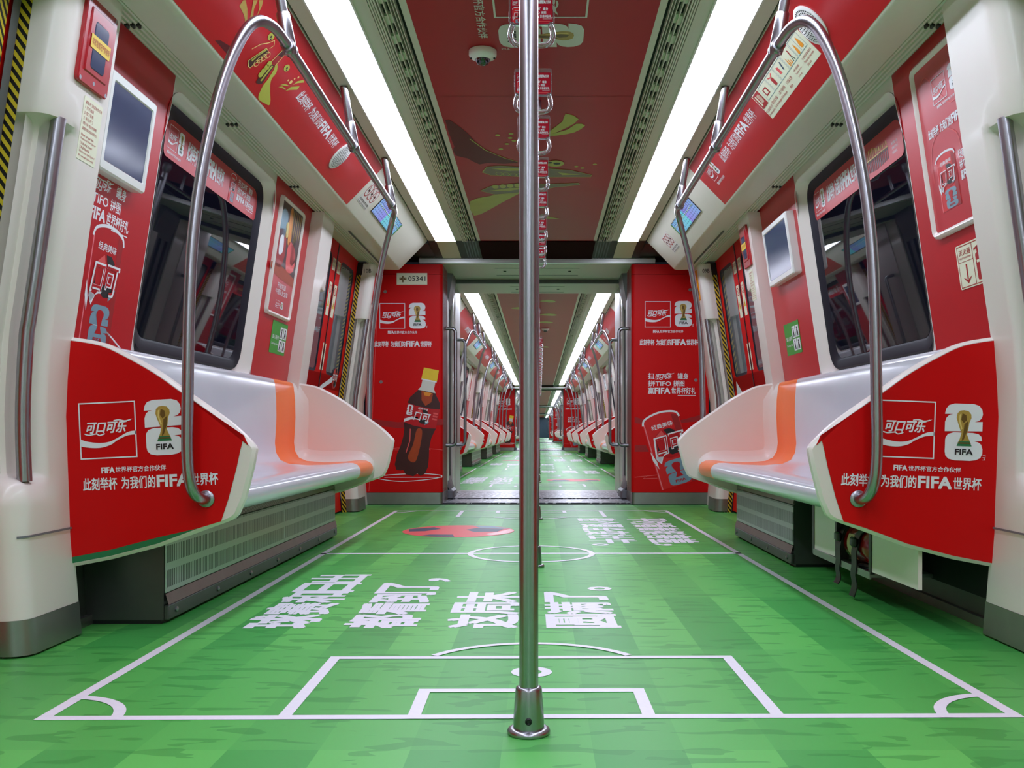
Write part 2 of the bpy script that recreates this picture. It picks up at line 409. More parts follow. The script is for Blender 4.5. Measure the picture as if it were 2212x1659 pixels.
def emblem(mb, fr, u0, v0, u1, v1, gold=True, red=RED, n=0.0012, pale=WHITE, tm=True, word=None):
    q = mapper(fr, u0, v0, u1, v1); d = 0.0005
    mb.poly(fr, [q(*p) for p in TWO], pale, n); mb.poly(fr, [q(*p) for p in SIX], pale, n)
    if gold:
        mb.poly(fr, [q(*p) for p in CUP], GOLD1, n + d)
        mb.poly(fr, [q(*p) for p in [(.46, .17), (.56, .2), (.58, .29), (.5, .34), (.43, .28)]], GOLD2, n + 2 * d)
        mb.poly(fr, [q(*p) for p in [(.52, .36), (.62, .30), (.60, .47), (.52, .62), (.46, .66), (.5, .5)]], GOLD2, n + 2 * d)
        mb.poly(fr, [q(*p) for p in [(.38, .2), (.43, .17), (.41, .3), (.47, .44), (.44, .46), (.37, .31)]], GOLD3, n + 2 * d)
        mb.poly(fr, [q(*p) for p in [(.39, .66), (.67, .66), (.73, .745), (.33, .745)]], GREEND, n + 2 * d)
        mb.rect(fr, *q(.38, .705), *q(.68, .68), GOLD2, n + 3 * d)
    else:
        mb.poly(fr, [q(*p) for p in CUP], red, n + d)
    mb.text(fr, 'FIFA', *q(.30, .895), *q(.76, .80), word or (BLK if gold else red), n + 2 * d, bold=0.09)
    if tm: mb.text(fr.rot(-90, *q(1.03, .88)), 'TM', 0, 0, 0.1 * (v1 - v0), 0.05 * (v1 - v0), pale, n, bold=0.0)
def slogan(mb, fr, u0, v0, u1, v1, m=WHITE, n=0.0012, bold=0.032):
    wd = u1 - u0
    mb.text(fr, '此刻举杯', u0, v0, u0 + .25 * wd, v1, m, n, bold)
    mb.text(fr, '为我们的', u0 + .285 * wd, v0, u0 + .535 * wd, v1, m, n, bold)
    mb.text(fr, 'FIFA', u0 + .55 * wd, v0 + .06 * (v1 - v0), u0 + .785 * wd, v1 - .02 * (v1 - v0), m, n, .10)
    mb.text(fr, '世界杯', u0 + .80 * wd, v0, u1, v1, m, n, bold)
def partner(mb, fr, u0, v0, u1, v1, m=WHITE, n=0.0012):
    wd = u1 - u0
    mb.text(fr, 'FIFA', u0, v0, u0 + .2 * wd, v1, m, n, 0.08)
    mb.text(fr, '世界杯官方合作伙伴', u0 + .22 * wd, v0, u1, v1, m, n, 0.02)
def offer(mb, fr, u0, v0, u1, v1, m=WHITE, n=0.0012):
    """three-line offer: scan, match, win"""
    q = mapper(fr, u0, v0, u1, v1)
    mb.text(fr, '扫', *q(0, .27), *q(.12, 0), m, n, .03); script(mb, fr, *q(.14, .26), *q(.48, .03), m, n); mb.text(fr, '罐身', *q(.62, .28), *q(.84, 0), m, n, .03)
    mb.text(fr, '拼TIFO', *q(0, .62), *q(.48, .35), m, n, .025); mb.text(fr, '拼图', *q(.53, .62), *q(.76, .35), m, n, .025)
    mb.text(fr, '赢', *q(0, .97), *q(.12, .68), m, n, .03); mb.text(fr, 'FIFA', *q(.14, .96), *q(.46, .70), m, n, .09)
    mb.text(fr, '世界杯好礼', *q(.49, .97), *q(1.0, .68), m, n, .03)
    mb.rect(fr, *q(.62, 1.06), *q(1.0, 1.035), m, n)
CANRED = mat('bright_red_can_print', C(214, 16, 22), .4, noise=.08, nscale=12)
def can(mb, fr, q, n=0.001, dark=True):
    """printed drink can; q maps x right 0..1, y down 0..2"""
    d = 0.0004
    P = lambda pts: [q(*p) for p in pts]
    body = [(0, .2), (.06, .1), (.25, .03), (.5, .0), (.75, .03), (.94, .1), (1, .2), (1, 2.0), (0, 2.0)]
    mb.poly(fr, P(body), CANRED, n); mb.poly(fr, P([(.02, .22), (.05, .22), (.05, 2.0), (.02, 2.0)]), PINK, n + d)
    mb.poly(fr, P([(.8, .12), (.97, .2), (.98, 2), (.84, 2)]), REDD, n + d)
    mb.line(fr, P(cr2([(0, .24), (.06, .11), (.25, .035), (.5, .005), (.75, .035), (.94, .11), (1, .24)], 4, False)), 0.05 * (q(1, 0)[0] - q(0, 0)[0]), WHITE, n + 2 * d)
    mb.text(fr, '经典美味', *q(.2, .42), *q(.78, .29), WHITE, n + 2 * d, .02)
    ball(mb, fr, q, .55, .85, .40, n + 2 * d)
    mb.text(fr, '口可', *q(.12, 1.12), *q(.9, .62), WHITE, n + 5 * d, .06, skew=.15)
    mb.text(fr, '口可', *q(.15, 1.10), *q(.87, .64), REDW, n + 6 * d, 0, skew=.15)
    mb.poly(fr, P([(.1, 1.12), (.16, 1.3), (.34, 1.1), (.5, 1.08), (.3, 1.16), (.2, 1.34), (.1, 1.2)]), WHITE, n + 6 * d)
    mb.poly(fr, P([(0, .95), (.1, 1.25), (.1, 1.45), (0, 1.2)]), WHITE, n + 2 * d)
    u0, v0 = q(.25, 1.98); u1, v1 = q(.85, 1.3)
    emblem(mb, fr, u0, v0, u1, v1, False, REDW, n + 2 * d, GREYB if dark else WHITE, False)
def ball(mb, fr, q, cx, cy, r, n):
    d = 0.0004; P = lambda pts: [q(cx + x * r, cy + y * r) for x, y in pts]
    mb.poly(fr, P(ell(0, 0, 1)), REDW, n)
    mb.poly(fr, P([(-.75, -.62), (-.3, -.93), (-.15, -.6), (-.5, -.45)]), REDL, n + d)
    mb.poly(fr, P([(-.15, -.95), (.25, -.95), (.6, -.7), (.4, -.5), (0, -.6)]), BLK, n + d)
    mb.poly(fr, P([(-.95, -.25), (-.8, -.3), (-.75, .3), (-.9, .4)]), BLK, n + d)
    mb.poly(fr, P([(-.1, .3), (.35, .2), (.7, .4), (.45, .75), (0, .8), (-.3, .6)]), BLK, n + d)
    mb.poly(fr, P([(.7, .45), (.93, .35), (.75, .68), (.45, .9), (.42, .75)]), GREYB, n + d)
def bottle(mb, fr, q, n=0.001):
    """printed drink bottle; q maps x -0.5..0.5 across, y down 0..3.5"""
    d = 0.0004; P = lambda pts: [q(*p) for p in pts]
    out = [(-.2, .42), (-.2, .62), (-.3, .8), (-.46, 1.02), (-.5, 1.2), (-.48, 1.9), (-.44, 2.05), (-.42, 2.3), (-.44, 2.6), (-.5, 2.9), (-.5, 3.25), (-.42, 3.4), (-.3, 3.4), (-.22, 3.36), (-.12, 3.48), (.12, 3.5), (.22, 3.38), (.34, 3.44), (.46, 3.32), (.5, 3.1), (.47, 2.8), (.42, 2.5), (.42, 2.2), (.46, 2.0), (.5, 1.85), (.5, 1.2), (.46, 1.02), (.3, .8), (.2, .62), (.2, .42)]
    mb.poly(fr, P(out), BROWN, n)
    mb.poly(fr, P([(-.2, .4), (.2, .4), (.2, .62), (.27, .74), (-.27, .74), (-.2, .62)]), GREYP, n + d)
    mb.poly(fr, P([(-.16, .76), (.2, .76), (.2, 1.05), (.05, 1.2), (-.1, 1.05)]), COLA, n + d)
    mb.poly(fr, P([(-.1, .76), (.16, .76), (.1, .88), (-.04, .88)]), AMBER, n + 2 * d)
    mb.poly(fr, P(cr2([(-.06, 2.0), (.1, 2.0), (.14, 2.5), (.1, 3.0), (-.05, 3.05), (-.16, 2.9), (-.08, 2.5)], 4)), COLA, n + d)
    mb.line(fr, P([(-.26, 2.02), (-.2, 2.4), (-.24, 2.8)]), 0.03 * abs(q(1, 0)[0] - q(0, 0)[0]), REDL, n + 2 * d)
    mb.rect(fr, *q(-.235, .40), *q(.235, .34), WHITE, n + d); mb.poly(fr, P([(-.23, 0), (.23, 0), (.24, .36), (-.24, .36)]), YELLOW, n + 2 * d)
    mb.poly(fr, P([(-.5, 1.22), (-.2, 1.26), (.2, 1.26), (.5, 1.22), (.5, 1.85), (.2, 1.9), (-.2, 1.9), (-.5, 1.85)]), REDW, n + 2 * d)
    mb.poly(fr, P([(-.5, 1.85), (-.5, 1.74), (-.3, 1.62), (-.1, 1.6), (-.1, 1.68), (-.3, 1.72)]), WHITE, n + 3 * d)
    ball(mb, fr, q, .02, 1.58, .26, n + 3 * d)
    mb.text(fr, '口可', *q(-.22, 1.72), *q(.24, 1.44), WHITE, n + 6 * d, .03, skew=.1)
    u0, v0 = q(-.48, 1.6); u1, v1 = q(-.3, 1.26); emblem(mb, fr, u0, v0, u1, v1, False, REDW, n + 3 * d, WHITE, False)
    mb.text(fr, '经典美味', *q(-.15, 1.35), *q(.15, 1.28), WHITE, n + 3 * d, .01)
    for i in range(3): mb.rect(fr, *q(.33, 1.36 + i * .09), *q(.47, 1.41 + i * .09), REDL, n + 3 * d)

# ---------------------------------------------------------------- car shell
BAYS1 = [0.0]
BAYS2 = [8.58, 13.03, 17.48, 21.93]
CARLEN = 21.92
def door_gaps(bays):
    g = set()
    for o in bays: g.add(round(5.6 + o, 2)); g.add(round(1.15 + o, 2))
    return sorted(g)
def wall_mesh(mb, y0, y1, bays, m):
    zs = [0, .15, .3, .47, .645, .84]
    doors = [(g, g + 1.3) for g in door_gaps(bays) if g >= y0 - 0.1 and g + 1.3 <= y1 + .1]
    segs = []; c = y0
    for a, b_ in doors: segs.append((c, a)); c = b_
    segs.append((c, y1))
    for a, b_ in segs:
        if b_ - a < 0.02: continue
        mb.ext([(W(z), z) for z in zs], a, b_, m)
        o = next((o for o in bays if a <= 3.3 + o and b_ >= 4.6 + o), None)
        if o is None: mb.ext([(W(.84), .84), (W(1.88), 1.88)], a, b_, m); continue
        inn = rr(3.27 + o, .85, 4.60 + o, 1.83, .10, 7); cy, cz = 3.935 + o, 1.34
        outer = []
        for i, (y, z) in enumerate(inn):
            if i % 7 == 3: outer.append(((b_ if y > cy else a), (1.88 if z > cz else .84))); continue
            k0 = i // 7; near = i % 7 < 3
            # first half of each corner arc belongs to one side of the rectangle, second half to the next
            sidev = [('z0', 'y1'), ('y1', 'z1'), ('z1', 'y0'), ('y0', 'z0')][k0][0 if near else 1]
            outer.append({'z0': (y, .84), 'z1': (y, 1.88), 'y0': (a, z), 'y1': (b_, z)}[sidev])
        mb.loft([[(W(z), y, z) for y, z in outer], [(W(z), y, z) for y, z in inn]], m)
def ceiling_mesh(mb, y0, y1, m):
    g = [(1.275, 1.872)]
    for i in range(4): b_ = 1.262 - i * .017; g += [(b_, 1.864), (b_ - .004, 1.856), (b_ - .012, 1.856), (b_ - .0135, 1.864)]
    half = [(0, 2.07), (.46, 2.07), (.46, 2.1), (.575, 2.1), (.575, 2.07), (.618, 2.07), (.622, 2.088), (.778, 2.088), (.782, 2.07), (.838, 2.07), (.838, 2.085), (.847, 2.085), (.847, 2.07),
            (1.053, 1.86), (1.062, 1.853), (1.075, 1.85), (1.10, 1.849), (1.192, 1.853)] + g[::-1] + [(1.5, 1.874)]
    for sg in (1, -1): mb.ext([(a * sg, z) for a, z in half], y0, y1, m)

def car_shell(y0, y1, bays, tag_):
    fl = MB(); fl.add([(-1.55, y0, 0), (1.55, y0, 0), (1.55, y1, 0), (-1.55, y1, 0)], [(0, 1, 2, 3)], TURF)
    floor = struct(fl.build('floor', smooth=0), 'green floor film printed as a football pitch, ' + tag_)
    cl = MB(); ceiling_mesh(cl, y0, y1 - .52, CREAM2)
    for sg in (1, -1): cl.ext([(.838 * sg, 2.082), (.847 * sg, 2.082)], y0, y1 - .52, DARK)
    ceil = struct(cl.build('ceiling', smooth=30), 'cream ceiling with sloping side coves, ' + tag_)
    fm = MB(); fm.box(-.434, .434, y0, y1 - .52, 2.0685, 2.0715, REDC)
    yy = y0 + 1.4
    while yy < y1 - .6: fm.rect(CEIL_F, yy, -.434, yy + .004, .434, REDD, 0.0002 - 0.001 + 0.001); yy += 1.53
    film = fm.build('ceiling_film', ceil, 0); film['label'] = 'dark red printed film down the ceiling middle'
    out = [floor, ceil]
    for s in (-1, 1):
        wm = MB(s); wall_mesh(wm, y0, y1, bays, CREAM)
        wl = struct(wm.build('wall_left' if s < 0 else 'wall_right', smooth=20), 'cream side wall, ' + tag_); out.append(wl)
    return out, floor, ceil, film
car1, floor1, ceil1, film1 = car_shell(-5.0, 7.64, [-4.45] + BAYS1, 'nearest carriage')
wall1 = {-1: car1[2], 1: car1[3]}
car2, floor2, ceil2, film2 = car_shell(9.3, 29.56, BAYS2, 'carriage beyond the gangway')
bk = MB(); bk.box(-1.6, 1.6, -5.06, -5.0, 0, 2.2, CREAM); struct(bk.build('wall_back', smooth=0))
# tunnel darkness outside the windows is simply the dark world; an outer skin keeps stray light out
FARCARS = [1, 2, 3]
# ---------------------------------------------------------------- floor print: one pitch
def pitch(y_near, shift, yaw, parent, words):
    """white pitch lines, lettering and a ball on the floor film; v runs away from the camera end"""
    fr = Fr((shift, y_near, 0.0), (math.cos(yaw), math.sin(yaw), 0), (-math.sin(yaw), math.cos(yaw), 0))
    H, L_, n, t = 1.037, 5.12, 0.0009, 0.028
    mb = MB()
    mb.frame(fr, -H, 0, H, L_, t, WHITEF, n)
    mb.rect(fr, -H, 2.615, H, 2.65, WHITEF, n)
    mb.line(fr, ell(0, 2.632, .30, n=64), t, WHITEF, n + .0003, True)
    for e, sg in ((0, 1), (L_, -1)):
        mb.frame(fr, -.535, e, .535, e + sg * .54, t, WHITEF, n + .0003); mb.frame(fr, -.262, e, .262, e + sg * .225, t, WHITEF, n + .0006)
        mb.line(fr, ell(0, e + sg * .377, .038, n=28), .026, WHITEF, n, True)
        a = math.degrees(math.asin(.15 / .30))
        mb.line(fr, ell(0, e + sg * .377, .31, n=24, a0=(a + 3 if sg > 0 else 180 + a + 3), a1=(177 - a if sg > 0 else 357 - a)), t * .8, WHITEF, n + .0009)
        for c_ in (-1, 1):
            a0 = {(1, -1): 0, (1, 1): 90, (-1, 1): 180, (-1, -1): 270}[(sg, c_)]
            mb.line(fr, ell(c_ * H, e, .165, n=12, a0=a0, a1=a0 + 90), t * .9, WHITEF, n + .0004)
    res = [mb.build('pitch_line', parent, 0)]; res[0]['label'] = 'white pitch lines'
    tx = MB()
    for i, t_ in enumerate(['球赛和日出', '都看到了，', '这周末', '圆满了。']):
        for j, ch in enumerate(t_):
            v0 = .905 + j * .213; u1 = -.672 + i * .315; q = fr.rot(90, u1, v0)
            if ch in '，。':
                tx.text(q, ch, .02, -.03, .10, .055, WHITEF, n, .09)
            else: tx.text(q, ch, -.002, .004, .198, .22, WHITEF, n, .062)
    res.append(tx.build('floor_lettering', parent, 0)); res[1]['label'] = 'white characters printed across the near half of the pitch'
    tx = MB()
    for i, t_ in enumerate(['平时看着挺害羞，', '整个夏全变社牛。']):
        for j, ch in enumerate(t_):
            v1 = 4.475 - j * .205; u0 = (.66 if i == 0 else .325); q = fr.rot(-90, u0, v1)
            if ch in '，。': tx.text(q, ch, .015, .0, .10, .085, WHITEF, n, .09)
            else: tx.text(q, ch, 0, 0, .190, .25, WHITEF, n, .05)
    res.append(tx.build('floor_lettering', parent, 0)); res[2]['label'] = 'smaller white characters printed on the far half of the pitch'
    bm_ = MB(); q = lambda x, y: (-.44 + x, 3.675 - y); d = 0.0003
    R_ = .337
    bm_.poly(fr, [q(*p) for p in ell(0, 0, R_, n=48)], REDL, n)
    for pts, mm in (([(-.93, -.3), (-.5, -.62), (-.35, -.35), (-.6, .05), (-.88, .1)], NAVY), ([(.12, -.2), (.3, -.5), (.8, -.32), (.7, .12), (.3, .2)], NAVY),
                    ([(-.6, .78), (-.45, .58), (-.05, .6), (0, .95), (-.3, .93)], NAVY), ([(.2, -.95), (.6, -.78), (.9, -.42), (.8, -.34), (.34, -.56)], GREYB), ([(.92, -.35), (1.0, 0), (.9, .4), (.6, .75), (.5, .5), (.75, .1)], REDW)):
        bm_.poly(fr, [q(x * R_, y * R_) for x, y in pts], mm, n + d)
    res.append(bm_.build('ball_print', parent, 0)); res[3]['label'] = 'flat red and navy football printed on the pitch'
    return res
pitch(1.935, 0.005, 0.0094, floor1, 1)
p2 = pitch(15.2, 0.0, PI, floor2, 1)                      # the next carriage's pitch, turned round
for o in p2:
    c = o.copy(); COL.objects.link(c); c.parent = floor2; c.rotation_euler = (0, 0, PI); c.location = (0, 15.75 + 15.2, 0)
    c = o.copy(); COL.objects.link(c); c.parent = floor2; c.location = (0, 11.3, 0)

# ---------------------------------------------------------------- ceiling art in the nearest carriage
ca = MB(); fr = CEIL_F; n = 0.0002
u0, v0 = 3.32, -.125; emblem(ca, fr, 3.325, -.13, 3.53, .185, True, REDC, n, GREYP)
square_logo(ca, fr, 2.95, -.14, 3.28, .19, GREYP, n)
partner(ca, fr, 2.93, -.205, 3.45, -.17, GREYP, n)
o = ca.build('ceiling_logo', film1, 0); o['label'] = 'pale square logo, emblem and partner line'
ca = MB()
def cp(pts, k=3, closed=True): return cr2(hits(fr, pts), k, closed)
ca.poly(fr, cp([(962, 260), (985, 268), (1012, 290), (1040, 318), (1092, 342), (1120, 352), (1050, 352), (1000, 335), (982, 318)], 2), MAROON, n)
ca.poly(fr, cp([(980, 318), (1010, 322), (1060, 345), (1036, 355), (1010, 342), (985, 336)], 2), MAROON, n + .0001)
ca.poly(fr, cp([(1185, 285), (1215, 262), (1222, 245), (1250, 257), (1225, 275), (1190, 290)], 2), LIME, n + .0003)
ca.poly(fr, cp([(1182, 292), (1225, 280), (1245, 267), (1264, 271), (1240, 286), (1200, 293)], 2), LIME, n + .0003)
for pts in ([(1042, 372), (1052, 360), (1080, 358), (1150, 362), (1230, 367), (1278, 378), (1276, 382), (1220, 382), (1150, 383), (1060, 378)],
            [(1038, 412), (1060, 402), (1110, 397), (1180, 398), (1250, 395), (1252, 399), (1200, 404), (1140, 414), (1070, 420)]):
    h_ = hits(fr, pts); ca.poly(fr, h_, GOLD2, n + .0003); ca.line(fr, h_, .006, LIME, n + .0006, True)
for pts in ([(1062, 364), (1100, 362), (1150, 367), (1100, 369)], [(1055, 412), (1100, 406), (1150, 404), (1100, 412)], [(1205, 372), (1255, 377), (1215, 378)]):
    ca.poly(fr, hits(fr, pts), LIME, n + .0008)
ca.poly(fr, cp([(1015, 435), (1055, 424), (1090, 416), (1130, 412), (1110, 424), (1080, 440), (1055, 454), (1024, 466)], 2), LIME, n)
for x_, y_ in ((1075, 292), (1104, 289), (1102, 298), (1095, 311), (1082, 322), (1110, 304), (1196, 349), (1245, 360), (1258, 363), (1285, 355)):
    u, v = hit(fr, x_, y_); ca.poly(fr, ell(u, v, .016, .012, 12), LIME, n)
for x_ in range(4):
    u, v = hit(fr, 1078 + x_ * 15, 375 + x_); ca.line(fr, ell(u, v, .035, .018, 14), .004, LIME, n + .0009, True)
    u, v = hit(fr, 1070 + x_ * 16, 403 - x_); ca.poly(fr, ell(u, v, .045, .02, 14), LIME, n + .0009)
u, v = hit(fr, 1199, 353); ca.poly(fr, ell(u, v, .06, .05, 20), LIME, n + .001); ca.poly(fr, ell(u, v + .01, .02, .02, 8), BLK, n + .0013); ca.poly(fr, ell(u - .02, v - .03, .015, .015, 8), BLK, n + .0013)
ca.line(fr, hits(fr, [(1015, 300), (1050, 325), (1092, 342), (1118, 349)]), .006, LIME, n + .0006)
ca.poly(fr, hits(fr, [(1178, 466), (1210, 473), (1180, 472)]), LIME, n)
o = ca.build('ceiling_picture', film1, 0); o['label'] = 'gold drawing of hands clinking two bottles'
for q in (0,):
    cb = MB()
    for i, (x0, x1, y) in enumerate(((-.32, -.12, 11.0), (.02, .2, 10.4), (.02, .24, 11.6), (-.02, .2, 12.4), (.05, .18, 16.0))):
        cb.poly(CEIL_F, cr2([(y, x0), (y - .12, (x0 + x1) / 2), (y, x1), (y + .1, (x0 + x1) / 2 + .05)], 4), LIME, 0.0003)
    o = cb.build('ceiling_picture', film2, 0); o['label'] = 'gold brush strokes on the film'

for i in FARCARS:
    for r in car2: dup(r, CARLEN * i)

# ---------------------------------------------------------------- air vents and ceiling lights
def vent_runs(y0, y1, s, label):
    t = thing('air_vent', label, 'air vent', (s * .52, (y0 + y1) / 2, 2.07), 'long slotted air vents beside the ceiling lights')
    b_ = MB(s); b_.box(.462, .573, y0, y1, 2.086, 2.094, DARK); b_.build('vent_backing', t, 0)
    for a0, a1 in ((.474, .477), (.484, .487), (.496, .499), (.512, .516), (.530, .534), (.540, .546), (.549, .555), (.558, .564), (.567, .573)):
        m_ = MB(s); m_.box(a0, a1, y0, y1, 2.064, 2.086, CREAM2)
        m_.build('vent_slat', t, 0)
    m_ = MB(s); yy = y0 + .2; m_.box(.497, .532, y0, y1, 2.0855, 2.087, DARK)
    while yy < y1 - .1:
        m_.box(.499, .512, yy, yy + .07, 2.075, 2.086, CREAM2); m_.box(.516, .530, yy + .015, yy + .085, 2.075, 2.086, CREAM2); yy += .165 if int(yy * 3) % 7 else .36
    m_.build('vent_grating', t, 0)
    return t
vents = {}
for s in (-1, 1):
    vent_runs(-5, 7.12, s, 'long slotted vent strip in the nearest ceiling, ' + SIDE[s])
    v_ = vent_runs(9.3, 29.04, s, 'long slotted vent strip past the gangway, ' + SIDE[s])
    for i in FARCARS: dup(v_, CARLEN * i, 'long slotted vent strip %s gangways away, %s' % (['two', 'three', 'four'][i - 1], SIDE[s]))
def light(y0, y1, s, label):
    t = thing('ceiling_light', label, 'ceiling light', (s * .7, (y0 + y1) / 2, 2.07), 'ceiling light strip segments')
    d_ = MB(s); d_.box(.622, .778, y1 - .004, y1 + .004, 2.058, 2.07, WHITEP); prof = [(.624, 2.069), (.64, 2.064), (.68, 2.061), (.72, 2.061), (.76, 2.064), (.776, 2.069)]
    d_.ext(prof, y0 + .0015, y1 - .0015, LED); d_.build('diffuser', t, 60)
    f_ = MB(s); f_.box(.617, .624, y0, y1, 2.062, 2.073, WHITEP); f_.box(.776, .783, y0, y1, 2.062, 2.073, WHITEP); f_.build('side_trim', t, 0)
    return t
segs1 = [(-5, 2.5), (2.5, 4.0), (4.0, 5.5), (5.5, 7.1)]
for s in (-1, 1):
    for a, b_ in segs1:
        nm = {2.5: 'beside the white camera', 4.0: 'above the middle of the near bench', 5.5: 'ending at the dark bulkhead'}.get(a, 'running back overhead from the front pole')
        light(a, b_, s, 'glowing white light strip %s, %s' % (nm, SIDE[s]))
    l0 = light(9.35, 10.85, s, 'first glowing light strip past the gangway, ' + SIDE[s])
    for i in range(1, 13): dup(l0, i * 1.5, '%s glowing light strip past the gangway, %s' % (ORD[i + 1], SIDE[s]))
    lf = light(31.3, 50.9, s, 'glowing light strip two gangways away, ' + SIDE[s])
    dup(lf, CARLEN, 'glowing light strip three gangways away, ' + SIDE[s]); dup(lf, 2 * CARLEN, 'glowing light strip four gangways away, ' + SIDE[s])

# ---------------------------------------------------------------- bulkhead, end cabinets and gangway (built at the end of the nearest carriage)
ends = []
HEADER = mat('polished_header_bar', C(236, 236, 238), 0.3, metal=0.6, noise=0.02)
LINING = mat('satin_grey_lining', C(188, 178, 176), 0.3, metal=0.25, noise=0.03)
def end_zone():
    out = []
    # dark glossy ceiling strip between the lights and the gangway header
    m_ = MB(); A, B = (7.12, 2.07), (7.64, 2.036)
    def q(a0, a1, mm, dz=0.0, b2=None):
        m_.add([(a0, A[0], A[1] - dz), (a1, A[0], A[1] - dz), (a1, B[0], B[1] - dz), (a0, B[0], B[1] - dz)], [(0, 1, 2, 3)], mm)
    q(-.84, .84, DPANEL)
    for s in (-1, 1):
        q(s * .625, s * .775, BEIGE, .004)
        for i in range(5): q(s * (.47 + i * .022), s * (.48 + i * .022), BLACK, .003)
    m_.add([(-.45, 7.12, 2.062), (.45, 7.12, 2.062), (.45, 7.64, 2.028), (-.45, 7.64, 2.028)], [(0, 1, 2, 3)], mat('dark_red_bulkhead', C(44, 14, 18), .85, spec=.05))
    out.append(struct(m_.build('trim_1', smooth=0), 'dark glossy ceiling strip before the gangway'))
    # cove ends and the dark lining above the cabinets
    for s in (-1, 1):
        c_ = MB(s); L0 = [(.847, 2.07), (1.053, 1.86), (1.062, 1.853), (1.075, 1.85), (1.10, 1.849), (1.192, 1.853), (1.28, 1.874), (1.5, 1.874), (1.5, 2.12), (.847, 2.12)]
        c_.loft([[(a, 7.12, z) for a, z in L0], [(a, 7.14, z) for a, z in L0]], CREAM2, True, True); out.append(struct(c_.build('trim_2', smooth=30), 'cream end of the sloping cove'))
        c_ = MB(s); c_.box(.84, 1.5, 7.14, 7.9, 2.05, 2.06, DPANEL); c_.box(1.29, 1.31, 7.14, 7.9, 1.86, 2.05, DPANEL); out.append(struct(c_.build('trim_3', smooth=0), 'dark lining above the end cabinet'))
    # gangway header and ceiling
    h_ = MB(); h_.box(-.98, .98, 7.655, 7.70, 1.992, 2.036, HEADER, .004); h_.box(-.98, .98, 7.70, 9.3, 1.99, 2.09, CREAM2)
    h_.box(-.80, .80, 8.45, 8.50, 1.96, 2.0, RUBG); h_.box(-.80, .80, 8.50, 8.62, 1.965, 2.0, GREYP)
    for x_, yy in ((-.28, 8.0), (.28, 8.0), (-.2, 9.0), (.2, 9.0)): h_.box(x_ - .012, x_ + .012, yy, yy + .02, 1.984, 1.99, BLACK)
    for yy, hw in ((7.86, .36), (8.2, .36), (8.85, .26), (9.2, .26)): h_.box(-hw, hw, yy, yy + .006, 1.988, 1.99, RUBG)
    out.append(struct(h_.build('ceiling_gangway', smooth=0), 'low gangway ceiling with a bright header bar'))
    # gangway floor plates
    g_ = MB(); g_.box(-1.0, 1.0, 7.70, 8.12, .0, .012, CHEQ); g_.box(-.76, .76, 8.14, 9.02, .0, .02, CHEQ); g_.box(-1.0, 1.0, 9.04, 9.34, .0, .012, STEELD)
    g_.box(-1.0, 1.0, 8.12, 8.14, 0, .008, BLACK); g_.box(-1, 1, 9.02, 9.04, 0, .008, BLACK)
    out.append(struct(g_.build('floor_gangway', smooth=0), 'chequered steel threshold plate of the gangway'))
    for s in (-1, 1):
        w_ = MB(s); w_.box(.781, .80, 7.72, 8.06, .0, 2.0, LINING); w_.box(.786, .80, 8.06, 8.22, 0, 2.0, CREAM)
        for i in range(5): w_.box(.80 + (i % 2) * .02, .84, 8.22 + i * .07, 8.29 + i * .07, 0, 2.0, RUBG)
        w_.box(.786, .80, 8.57, 8.80, 0, 2.0, CREAM); w_.box(.781, .80, 8.80, 9.34, .0, 2.0, LINING)
        out.append(struct(w_.build('wall_gangway_left' if s < 0 else 'wall_gangway_right', smooth=0), 'grey and cream gangway side lining'))
        u_ = MB(s)
        u_.loft([[(.80, 8.1, .16), (.80, 8.5, .16), (.80, 8.5, .2), (.80, 8.1, .2)], [(.735, 8.16, .0), (.735, 8.44, .0), (.76, 8.4, .12), (.76, 8.2, .12)]], GUSSET, cap=True)
        u_.box(.735, .80, 8.12, 8.46, 0, .10, GUSSET, .02)
        u_.loft([[(.80, 8.1, 1.72), (.80, 8.5, 1.72), (.80, 8.5, 1.99), (.80, 8.1, 1.99)], [(.775, 8.12, 1.78), (.775, 8.48, 1.78), (.74, 8.48, 1.99), (.74, 8.12, 1.99)]], GUSSET, cap=True)
        out.append(struct(u_.build('trim_5', smooth=30), 'grey moulded gangway corner gusset'))
    return out
ends += end_zone()
